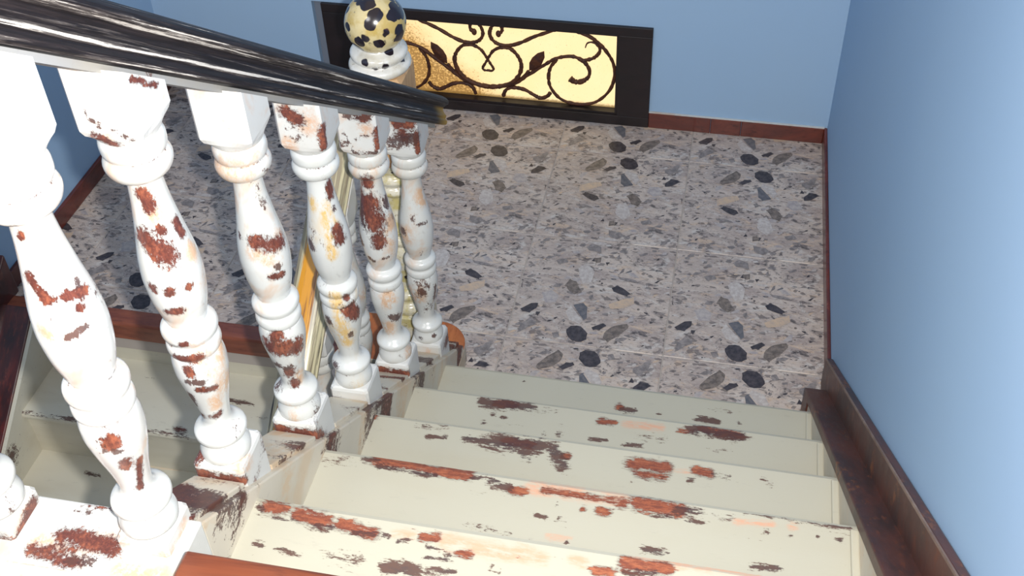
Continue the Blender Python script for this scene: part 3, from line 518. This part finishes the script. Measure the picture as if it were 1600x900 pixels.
structure(link('trim_1', prism_x('trim_1', [(0.0187, -0.004), (0.024, 0.004), (0.035, 0.005), (0.075, 0.004), (0.075, -0.063), (0.0187, -0.063)], XLEFT, -1.045, 0.002), M['nosing']))

BB = 0.062
def baseboard(name, x0, x1, y0_, y1_, **kw): return structure(link(name, box_mesh(name, x0, x1, y0_, y1_, 0.0, BB, 0.003, 2), M['skirting']))
baseboard('baseboard_back', WX1, -0.395, D - 0.011, D); baseboard('baseboard_back', -0.394, -0.29, D - 0.0115, D); baseboard('baseboard_back', -0.289, -0.010, D - 0.011, D)
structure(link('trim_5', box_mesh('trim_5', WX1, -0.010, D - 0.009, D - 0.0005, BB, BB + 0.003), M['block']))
baseboard('baseboard_back', XLEFT, WX0, D - 0.012, D)
baseboard('baseboard_right', -0.0105, 0, -0.02, D)
baseboard('baseboard_left', XLEFT, XLEFT + 0.014, 0.0, D)

# ------------------------------------------------------------------ window
win = empty('window_1', (-1.188, D, 0), None, None); win['kind'] = 'structure'
FX0, FX1 = -1.768 + 1.188, WX1 + 1.188
for n, a in (('head_rail', (FX0, FX1, -0.012, 0.045, 0.366, 0.400)), ('bottom_rail', (FX0, FX1, -0.012, 0.045, 0.0, 0.040))):
    link(n, box_mesh(n, *a, 0.002, 2), M['frame'], win)
link('stile', box_mesh('stile', FX0, FX0 + 0.113, -0.012, 0.045, 0.040, 0.366, 0.002, 2), M['frame'], win)
link('stile', box_mesh('stile', FX1 - 0.113, FX1, -0.012, 0.045, 0.040, 0.366, 0.002, 2), M['frame'], win)
gx0, gx1 = FX0 + 0.113, FX1 - 0.113
bm = bmesh.new()
for x0, x1, z0, z1 in ((gx0, gx1, 0.358, 0.366), (gx0, gx1, 0.040, 0.048), (gx0, gx0 + 0.008, 0.048, 0.358), (gx1 - 0.008, gx1, 0.048, 0.358)):
    r = bmesh.ops.create_cube(bm, size=1)
    for v in r['verts']: v.co = Vector(((x0 + x1) / 2 + v.co.x * (x1 - x0), 0.012 + v.co.y * 0.034, (z0 + z1) / 2 + v.co.z * (z1 - z0)))
from_bm('glazing_bead', bm, M['frame'], win, smooth=False)
pb = bmesh.new(); r = bmesh.ops.create_cube(pb, size=1)
for v in r['verts']: v.co = Vector(((gx0 + gx1) / 2 + v.co.x * (gx1 - gx0), 0.028 + v.co.y * 0.006, 0.203 + v.co.z * 0.326))
from_bm('glass_pane', pb, M['pane'], win, smooth=False)
structure(link('trim_2', box_mesh('trim_2', WX0, -1.768, D + 0.022, D + 0.06, 0.0, WZ1), M['plaster']))
random.seed(3)
gr_ = bpy.data.objects.new('iron_grille', None); COL.objects.link(gr_); gr_.parent = win; gr_.location = (0, 0.018, 0); gr_.empty_display_size = 0.05
for sgn in (1, -1):
    for k, pts in IRON.items():
        bm = bmesh.new(); q = [(sgn * x, z) for x, z in pts]
        rad = {'top': 0.0064, 'heart': 0.0060, 'scroll': 0.0066, 'ring': 0.0062, 'curl': 0.0052, 'stalk': 0.0056, 'foot': 0.0068}[k]
        tp = None
        if k == 'scroll': tp = lambda t: 1 + 0.7 * max(0, (t - 0.72) / 0.28)
        if k == 'heart': tp = lambda t: 0.62 + 0.9 * max(0.1, t)
        if k == 'curl': tp = lambda t: 1.5 - 1.1 * t
        tube(bm, q, rad, 8, tp)
        if k == 'top':
            bl = bmesh.ops.create_icosphere(bm, subdivisions=2, radius=0.0115)
            for v in bl['verts']: v.co = Vector((v.co.x * 0.85 + q[0][0], v.co.y * 0.6, v.co.z * 1.2 + q[0][1]))
        from_bm({'stalk': 'leaf_stalk', 'foot': 'foot_scroll', 'top': 'top_scroll', 'heart': 'heart_scroll', 'ring': 'ring_scroll', 'curl': 'small_curl', 'scroll': 'vine_scroll'}[k], bm, M['iron'], gr_)
    bm = bmesh.new(); cx = sum(p[0] for p in IRON_LEAF) / len(IRON_LEAF); cz = sum(p[1] for p in IRON_LEAF) / len(IRON_LEAF)
    f_ = [bm.verts.new((sgn * x, 0, z)) for x, z in IRON_LEAF]
    a_ = bm.verts.new((sgn * cx, -0.006, cz)); b_ = bm.verts.new((sgn * cx, 0.004, cz))
    for i in range(len(f_)):
        bm.faces.new((f_[i], f_[(i + 1) % len(f_)], a_)); bm.faces.new((f_[(i + 1) % len(f_)], f_[i], b_))
    from_bm('iron_leaf', bm, M['iron'], gr_, smooth=False)

# ------------------------------------------------------------------ upper flight
up = empty('stair_flight', (-0.53, -0.13, 0), 'upper stair flight of cream treads with worn red patches, dark cap by the right wall', 'staircase')
UPL = Vector(up.location)
def part(name, me, mat, root=up):
    me.transform(Matrix.Translation(-Vector(root.location))); return link(name, me, mat, root)
for k in range(1, 6):
    ny = nose_y(k); z = k * H
    prof = [(ny - T - 0.030, z - 0.028), (ny - T - 0.030, z), (ny - 0.010, z), (ny - 0.003, z - 0.003), (ny, z - 0.009), (ny, z - 0.019), (ny - 0.003, z - 0.025), (ny - 0.010, z - 0.028)]
    me = dense(prism_x('tread', prof, XL, XW), 0.011)
    mk = [(a, b, z, c, d, z, max(r_ * 1.22, 0.0035), kd) for a, b, c, d, r_, kd in TREAD_MARKS[k]]
    wear(me, mk, soft_wear(60 + k, 0.5, (2,), 26, (0.3, 1, 1))); part('tread', me, M['tread'])
    part('end_bead', wear(box_mesh('end_bead', XW - 0.013, XW + 0.001, ny - T + 0.0, ny - 0.016, z, z + 0.009, 0.003, 2), []), M['tread'])
    part('riser', wear(box_mesh('riser', XL, XW, ny - 0.036, ny - 0.018, z - H, z - 0.0285), []), M['tread'])
part('riser', wear(box_mesh('riser', XL, XW, nose_y(6) - 0.012, nose_y(6) + 0.006, 5 * H, 6 * H - 0.035), []), M['tread'])
# inner string with its sloping top
YT, YB = -1.232, 0.030
pr = [(YT, string_z(YT)), (YB, string_z(YB)), (YB + 0.01, 0.0), (YB - 0.26, 0.0), (YT, string_z(YT) - 0.27)]
me = dense(prism_x('inner_string', pr, -1.091, XL, 0.0025), 0.016)
wear(me, [], soft_wear(2, 1.75, (0, 1, 2), 12.0, (0.9, 0.8, 1.3))); part('inner_string', me, M['string'])
# sloping fillets between the balusters
BAL_Y = [-1.055, -0.815, -0.575, -0.335, -0.095]
ys = [YT] + BAL_Y + [YB]
for i, (a, b) in enumerate(zip(ys, ys[1:])):
    a2 = a + (0.0 if i == 0 else 0.041); b2 = b - (0.0 if i == len(ys) - 2 else 0.041)
    if b2 - a2 < 0.02: continue
    pr = [(a2, string_z(a2) - 0.004), (a2, string_z(a2) + 0.011), (b2, string_z(b2) + 0.011), (b2, string_z(b2) - 0.004)]
    me = dense(prism_x('fillet', pr, -1.081, -1.001, 0.002), 0.02)
    wear(me, [], soft_wear(5 + i, 2.0, (0, 1, 2), 13.0, (0.4, 1.6, 1.6))); part('fillet', me, M['string'])
# cap and skirting along the right wall
YT2, YB2 = -1.42, 0.022
def rline(y, o): return 0.085 - SL * y + o
e1 = 0.030
part('wall_string', wear(prism_x('wall_string', [(YT2, rline(YT2, 0.004)), (-0.06, rline(-0.06, 0.004)), (-0.06, -0.0), (-0.30, -0.0), (YT2, rline(YT2, -0.27))], XW, -0.003), []), M['string'])
part('string_cap', prism_x('string_cap', [(YT2, rline(YT2, e1)), (YB2, rline(YB2, e1)), (YB2 + 0.002, 0.002), (-0.066, 0.002), (-0.066, rline(-0.066, 0.0)), (YT2, rline(YT2, 0.0))], XW - 0.004, -0.001, 0.003), M['cap'])
YB3 = 0.135
part('skirting_board', prism_x('skirting_board', [(YT2, rline(YT2, 0.118)), (YB3, rline(YB3, 0.118)), (YB3, 0.002), (YB3 - 0.10, 0.002), (-0.06, rline(-0.06, 0.015)), (YT2, rline(YT2, 0.015))], -0.020, -0.0005, 0.004), M['cap'])

part('edge_strip', prism_x('edge_strip', [(YT2, rline(YT2, 0.1195)), (YB3 - 0.01, rline(YB3 - 0.01, 0.1195)), (YB3 - 0.01, rline(YB3 - 0.01, 0.114)), (YT2, rline(YT2, 0.114))], -0.0215, -0.0185), M['edge'])  # thin strip that draws a paler line along the skirting's top edge
# upper floor edge
structure(link('trim_3', box_mesh('trim_3', -0.968, -0.004, -1.46, -1.303, 6 * H - 0.035, 6 * H, 0.004, 2), M['floor_board']))
structure(link('floor', box_mesh('floor', XLEFT, 0, -2.9, -1.461, 6 * H - 0.14, 6 * H - 0.002), M['floor_board']))
me = dense(box_mesh('trim_4', XLEFT, -0.969, -1.46, -1.338, 6 * H - 0.14, 1.083, 0.004, 2), 0.03)
structure(link('trim_4', wear(me, [], soft_wear(9, 1.0, (1,), 6, (0.4, 1, 1))), M['block']))

# ------------------------------------------------------------------ balusters
PROF = [(.070,.0372),(.078,.0378),(.086,.0362),(.094,.0330),(.101,.0305),(.105,.0310),(.108,.0350),(.112,.0378),(.117,.0385),(.122,.0375),(.127,.0325),(.133,.0255),(.140,.0215),(.150,.0205),(.180,.0245),(.215,.0315),(.245,.0365),(.258,.0375),(.275,.037),(.288,.0345),(.291,.0335),(.296,.0365),(.303,.0375),(.310,.0365),(.314,.034),(.318,.033),(.322,.036),(.330,.0385),(.338,.0375),(.343,.033),(.347,.027),(.351,.027),(.365,.031),(.39,.0362),(.42,.039),(.44,.0392),(.47,.0365),(.51,.030),(.55,.0245),(.575,.0222),(.59,.0215),(.594,.024),(.600,.035),(.608,.040),(.617,.0415),(.624,.0395),(.629,.0365),(.632,.0375),(.636,.0392),(.646,.0395),(.652,.038),(.658,.034)]
SP = smooth_profile(PROF)
def base_block(bottom, half=0.0400):
    return dense(square_loft([(bottom, half, 1), (0.062, half, 1), (0.068, half - 0.002, 1), (0.0705, half - 0.006, 1)]), 0.012)
def top_block(top, half=0.0405):
    lv = [(0.655, 0.034, 0.0), (0.660, 0.0372, 0.1), (0.665, 0.0385, 0.4), (0.670, 0.0400, 0.75), (0.678, half, 1), (0.686, half, 1)]
    return dense(square_loft(lv + [(top, half, 1)]), 0.012)
def grooves(seed):
    sw = soft_wear(seed, 0.62, (2,), 30, (1, 1, 0.6)); sp_ = soft_wear(seed + 70, 1.0, (1,), 17, (1, 1, 0.6))
    def f(P, A):
        sw(P, A); sp_(P, A)
        for z0, s in ((.629, .50), (.594, .30), (.349, .30), (.318, .42), (.289, .36), (.133, .25), (.101, .42)):
            A[:, 2] = np.maximum(A[:, 2], s * np.clip(1 - np.abs(P[:, 2] - z0) / 0.005, 0, 1))
    return f
def baluster(root, loc, marks, block_marks, bottom, top, yellow=False, seed=0, with_top=True, cut=0.0, base_marks=()):
    b = bpy.data.objects.new('baluster', None); COL.objects.link(b); b.parent = root; b.empty_display_size = 0.03
    b.location = Vector(loc) - Vector(root.location)
    sp = SP if cut == 0 else [p for p in SP if p[0] >= cut]
    me = wear(lathe(sp, 40, 0.006), [tuple(q[:6]) + (q[6] * 1.22, q[7]) for q in marks], grooves(seed))
    link('turned_shaft', me, M['spindle_yellow' if yellow else 'spindle'], b)
    me = wear(base_block(bottom) if cut == 0 else dense(square_loft([(bottom, 0.0355, 1), (cut - 0.006, 0.0355, 1), (cut + 0.001, 0.032, 1)]), 0.012), list(base_marks), soft_wear(seed + 20, 1.0, (0, 1), 16))
    link('base_block', me, M['block'], b)
    if with_top:
        me = wear(top_block(top), [tuple(q[:6]) + (q[6] * 1.4, q[7]) for q in block_marks], soft_wear(seed + 40, 0.5, (1,), 14))
        link('top_block', me, M['block'], b)
    return b
bal = empty('stair_balustrade', (-1.04, -0.6, 0.5), 'white distressed turned balusters under a sloping black handrail beside the upper stairs', 'balustrade')
for i, y in enumerate(BAL_Y):
    k = i + 2
    baluster(bal, (-1.04, y, string_z(y)), SPINDLE_MARKS[k], BLOCK_MARKS.get(k, []), lambda x, yy: -SL * yy - 0.004, lambda x, yy: 0.735 - SL * yy, k == 4, k,
             base_marks=[(-0.035, -0.04, 0.048, 0.035, -0.04, 0.045, 0.011, 'R'), (-0.03, -0.04, 0.036, 0.03, -0.04, 0.034, 0.006, 'P')] if k in (2, 3, 5) else ())
# the first baluster stands on the level kerb of the upper floor
Y1, Z1 = -1.258, 1.035
baluster(bal, (-1.040, Y1, Z1), SPINDLE_MARKS[1], [], 0.0355, lambda x, yy: rail_z(Y1) - Z1 - 0.008 - SL * yy, False, 1, True, 0.062, [(0.025, -0.0355, 0.03, 0.0355, -0.02, 0.03, 0.014, 'P'), (0.0355, -0.01, 0.02, 0.0355, 0.01, 0.04, 0.012, 'P')])

# handrail moulding; third number = how much pale wear its ridges carry
RAILP = [(.030,0,0),(.036,.001,.2),(.0385,.005,.5),(.0385,.012,.3),(.035,.017,.0),(.0335,.020,.1),(.0350,.024,.9),(.0345,.029,.9),(.031,.034,.2),(.0265,.041,.0),(.0250,.047,.1),(.0270,.054,.2),(.0325,.059,.9),(.0370,.063,1.0),(.0385,.068,.6),(.0365,.075,.1),(.030,.0815,.2),(.020,.0865,.5),(.010,.0885,.3)]
PRF = RAILP + [(-y, z, w) for y, z, w in RAILP[::-1]]
ANG = math.atan(SL)
def sloped(name, root, x, y_hi, y_lo, zf, mat, wearf, down=1):
    """rail from y_hi (top) to y_lo; local x runs down the slope"""
    L = abs(y_lo - y_hi) / math.cos(ANG)
    V, F, Wv = sweep_profile([(y, z * math.cos(ANG) + 0.0, w) for y, z, w in PRF], 0, L, 0.02)
    me = mesh(name, V, F, False)
    A = np.zeros((len(V), 4), 'f'); A[:, 3] = 1; P = np.array(V)
    wearf(P, np.array(Wv), A, L)
    at = me.color_attributes.new('wear', 'FLOAT_COLOR', 'POINT'); at.data.foreach_set('color', A.ravel())
    o = link(name, me, mat, root)
    d = Vector((0, math.cos(ANG) * down, -math.sin(ANG))); up_ = Vector((0, math.sin(ANG) * down, math.cos(ANG))); side = up_.cross(d)
    p0 = Vector((x, y_hi, zf(y_hi))) - Vector(root.location)
    o.matrix_local = Matrix(((d.x, side.x, up_.x, p0.x), (d.y, side.y, up_.y, p0.y), (d.z, side.z, up_.z, p0.z), (0, 0, 0, 1)))
    return o
def wear_up(P, Wv, A, L):
    A[:, 0] = Wv * np.clip(1.15 - P[:, 0] / L * 0.75, 0, 1.2)
    A[:, 1] = np.clip((P[:, 0] - L + 0.09) / 0.08, 0, 1) * (P[:, 2] < 0.04)
sloped('handrail', bal, -1.04, -1.30, 0.092, rail_z, M['rail'], wear_up)['label'] = 'weathered black handrail with pale streaks and a raw cut end'
yA, yB = -1.30, 0.07
pr = [(yA, rail_z(yA) + 0.003), (yB, rail_z(yB) + 0.003), (yB, rail_z(yB) - 0.012), (yA, rail_z(yA) - 0.012)]
me = prism_x('rail_fillet', pr, -1.058, -1.024); me.transform(Matrix.Translation(-Vector(bal.location)))
link('rail_fillet', wear(dense(me, 0.03), [], soft_wear(77, 0.6, (2,), 14)), M['fillet'], bal)

# level balustrade along the edge of the upper floor
lev = empty('landing_balustrade', (-1.25, -1.28, 1.07), 'white baluster foot on a worn painted kerb at the upper floor edge', 'balustrade')
me = dense(box_mesh('kerb', XLEFT + 0.002, XL + 0.002, -1.337, -1.232, 0.93, 1.07, 0.003, 2), 0.022)
KM = [(-1.16, -1.285, 1.07, -1.09, -1.288, 1.07, 0.013, 'R'), (-1.13, -1.283, 1.07, -1.085, -1.297, 1.07, 0.012, 'R'), (-1.19, -1.312, 1.07, -1.12, -1.322, 1.07, 0.010, 'R'), (-1.135, -1.318, 1.07, -1.10, -1.315, 1.07, 0.009, 'D'),
      (-1.155, -1.239, 1.07, -1.10, -1.239, 1.07, 0.005, 'R'), (-1.165, -1.243, 1.07, -1.14, -1.247, 1.07, 0.004, 'D'), (-1.06, -1.325, 1.07, -1.0, -1.328, 1.07, 0.018, 'P'), (-1.19, -1.300, 1.07, -1.15, -1.303, 1.07, 0.012, 'P'), (-1.07, -1.33, 1.07, -1.02, -1.333, 1.07, 0.005, 'D')]
wear(me, KM); me.transform(Matrix.Translation(-Vector(lev.location))); link('kerb', me, M['block'], lev)
baluster(lev, (-1.255, -1.270, Z1), [], [], 0.0355, 0.785, False, 12, True, 0.062, [(0.0355, -0.02, 0.03, 0.0355, 0.018, 0.045, 0.013, 'R'), (0.0355, -0.01, 0.035, 0.0355, 0.01, 0.04, 0.02, 'P')])
V, F, Wv = sweep_profile(PRF, 0, 1.38, 0.03); me = mesh('handrail', V, F)
A = np.zeros((len(V), 4), 'f'); A[:, 0] = np.array(Wv); A[:, 3] = 1
at = me.color_attributes.new('wear', 'FLOAT_COLOR', 'POINT'); at.data.foreach_set('color', A.ravel())
o = link('handrail', me, M['rail'], lev); o.location = Vector((XLEFT, -1.270, Z1 + 0.785)) - Vector(lev.location)

# ------------------------------------------------------------------ newel post with its rounded plinth
NX, NY = -1.145, 0.082
nw = empty('newel_post', (NX, NY, 0), 'turned newel post with a blotched ochre ball finial between the two flights', 'newel')
pl = [(-1.29, -0.045), (-0.988, -0.045), (-0.988, 0.035)]
for i in range(1, 9):
    a = math.radians(i * 90 / 8); pl.append((-1.075 + 0.087 * math.cos(a), 0.035 + 0.092 * math.sin(a)))
pl += [(-1.29, 0.127)]
me = prism_z('plinth', [(x - NX, y - NY) for x, y in pl], 0.0, 0.066, 0.003)
o = link('plinth', me, M['string'], nw); wear(me, [], soft_wear(31, 0.9, (0, 1), 14)); me.materials.append(M['bare_wood'])
for f in me.polygons:
    if f.normal.z > 0.6: f.material_index = 1
def nblock(z0, z1, hw, bev=0.012):
    return dense(square_loft([(z0, hw - bev, 0.9), (z0 + bev, hw, 1), (z1 - bev, hw, 1), (z1, hw - bev, 0.9)]), 0.02)
link('foot_block', wear(nblock(0.066, 0.17, 0.058, 0.006), []), M['newel'], nw)
NP = [(.17,.050),(.178,.054),(.19,.055),(.20,.050),(.206,.042),(.216,.041),(.226,.050),(.236,.052),(.246,.046),(.252,.036),(.27,.033),(.31,.038),(.35,.047),(.385,.050),(.405,.046),(.412,.042),(.42,.050),(.432,.053),(.442,.048),(.448,.041),(.456,.047),(.468,.050),(.478,.044),(.50,.040),(.53,.038),(.56,.037),(.575,.038),(.582,.047),(.592,.051),(.602,.047),(.608,.042),(.616,.048),(.626,.052),(.636,.048),(.642,.042),(.655,.044),(.672,.050),(.68,.052)]
link('turned_shaft', lathe(smooth_profile(NP), 40, 0.008), M['newel'], nw)
link('rail_block', wear(nblock(0.68, 0.935, 0.062, 0.010), [], soft_wear(33, 1.0, (0, 1), 10, (1, 1, .4))), M['newel_block'], nw)
CP = [(.930,.050),(.934,.060),(.942,.070),(.950,.0725),(.958,.069),(.962,.060),(.965,.057),(.969,.062),(.976,.066),(.984,.0655),(.990,.060),(.993,.052),(.997,.045),(1.005,.042)]
link('neck_rings', lathe(smooth_profile(CP), 44, 0.006), M['newel_white'], nw)
bm = bmesh.new(); bmesh.ops.create_uvsphere(bm, u_segments=40, v_segments=24, radius=0.0695)
from_bm('ball_finial', bm, M['ball'], nw, (0, 0, 1.052))['label'] = 'ochre ball finial with black blotches'

# ------------------------------------------------------------------ lower flight, going down to the left of the upper one
lo = empty('stair_flight', (-1.85, -0.2, -0.2), 'lower stair flight of dull cream treads seen between the balusters, red-brown string on the left', 'staircase')
LX0, LX1 = -2.275, -1.275
rn = random.Random(8)
LOW = {1: [(-2.20, 0.028, -1.35, 0.028, .004, 'P'), (-1.72, -0.05, -1.66, -0.055, .010, 'D'), (-1.62, -0.10, -1.55, -0.10, .006, 'G'), (-2.15, -0.10, -2.05, -0.11, .02, 'G'), (-2.28, -0.203, -1.75, -0.203, .006, 'D'), (-2.02, -0.150, -2.00, -0.150, .014, 'D'), (-1.95, -0.19, -1.90, -0.20, .010, 'R'), (-1.80, -0.185, -1.77, -0.19, .010, 'R'), (-1.70, -0.06, -1.62, -0.06, .006, 'D')],
       2: [(-2.05, -0.185, -1.35, -0.185, .008, 'P'), (-1.9, -0.30, -1.7, -0.31, .02, 'G'), (-2.10, -0.25, -2.05, -0.255, .006, 'D'), (-1.86, -0.40, -1.80, -0.41, .014, 'D'), (-1.60, -0.43, -1.5, -0.44, .008, 'D')]}
for k in range(1, 6):
    ny = 0.0187 - k * T + 0.014; z = -k * H; bk = ny + T + 0.018
    prof = [(bk, z - 0.028), (bk, z), (ny + 0.008, z), (ny + 0.002, z - 0.004), (ny, z - 0.014), (ny + 0.002, z - 0.024), (ny + 0.008, z - 0.028)]
    me = dense(prism_x('tread', prof, LX0, LX1), 0.022 if k < 3 else 0.2)
    wear(me, [(a, b, z, c, d, z, r_, kd) for a, b, c, d, r_, kd in LOW.get(k, [])]); part('tread', me, M['lower_tread'], lo)
    part('riser', wear(box_mesh('riser', LX0, LX1, bk - 0.004, bk + 0.014, z, z + H - (0.064 if k == 1 else 0.0285)), []), M['lower_tread'], lo)
ya, yb = -1.18, 0.019
me = dense(prism_x('inner_string', [(yb, low_z(yb)), (ya, low_z(ya)), (ya, low_z(ya) - 0.30), (yb, low_z(yb) - 0.30)], LX1 - 0.001, -1.193, 0.003), 0.04)
part('inner_string', wear(me, [], soft_wear(14, 1.0, (0, 1, 2), 9)), M['string'], lo)
part('wall_string', dense(prism_x('wall_string', [(0.010, low_z(0.010) + 0.018), (ya, low_z(ya) + 0.018), (ya, low_z(ya) - 0.30), (0.010, low_z(0.010) - 0.30)], XLEFT + 0.026, LX0 - 0.012, 0.004), 1), M['low_string'], lo)
me = dense(prism_x('string_face', [(0.010, low_z(0.010) + 0.012), (ya, low_z(ya) + 0.012), (ya, low_z(ya) - 0.30), (0.010, low_z(0.010) - 0.30)], LX0 - 0.012, LX0), 0.03)
part('string_face', wear(me, [(LX0, -0.30, -0.262, LX0, -0.36, -0.30, 0.028, 'D'), (LX0, -0.34, -0.24, LX0, -0.42, -0.33, 0.022, 'D')]), M['lower_tread'], lo)
part('skirting_board', prism_x('skirting_board', [(0.10, low_z(0.10) + 0.06), (ya, low_z(ya) + 0.11), (ya, low_z(ya)), (0.10, 0.0)], XLEFT + 0.0005, XLEFT + 0.026, 0.004), M['low_string'], lo)

lb = empty('stair_balustrade', (-1.237, -0.3, 0.2), 'stripped cream and ochre handrail with white balusters descending beside the lower stairs', 'balustrade')
def low_rail(y): return low_z(y) + 0.743
def wear_low(P, Wv, A, L):
    A[:, 1] = (P[:, 2] > 0.062) * np.clip(1 - abs(P[:, 1] - 0.0) / 0.034, 0, 1) * 1.3 * np.clip((P[:, 0] - 0.16) / 0.08, 0, 1)
    A[:, 2] = np.clip(np.array([0.35 if w < 0.25 and z < 0.065 else 0.0 for w, z in zip(Wv, P[:, 2])]), 0, 1)
sloped('handrail', lb, -1.237, 0.026, -1.05, low_rail, M['low_rail'], wear_low, -1)
for i, y in enumerate((-0.09, -0.33, -0.57)):
    baluster(lb, (-1.237, y, low_z(y)), [], [], lambda x, yy: SL * yy - 0.004, lambda x, yy: 0.745 + SL * yy, False, 50 + i)
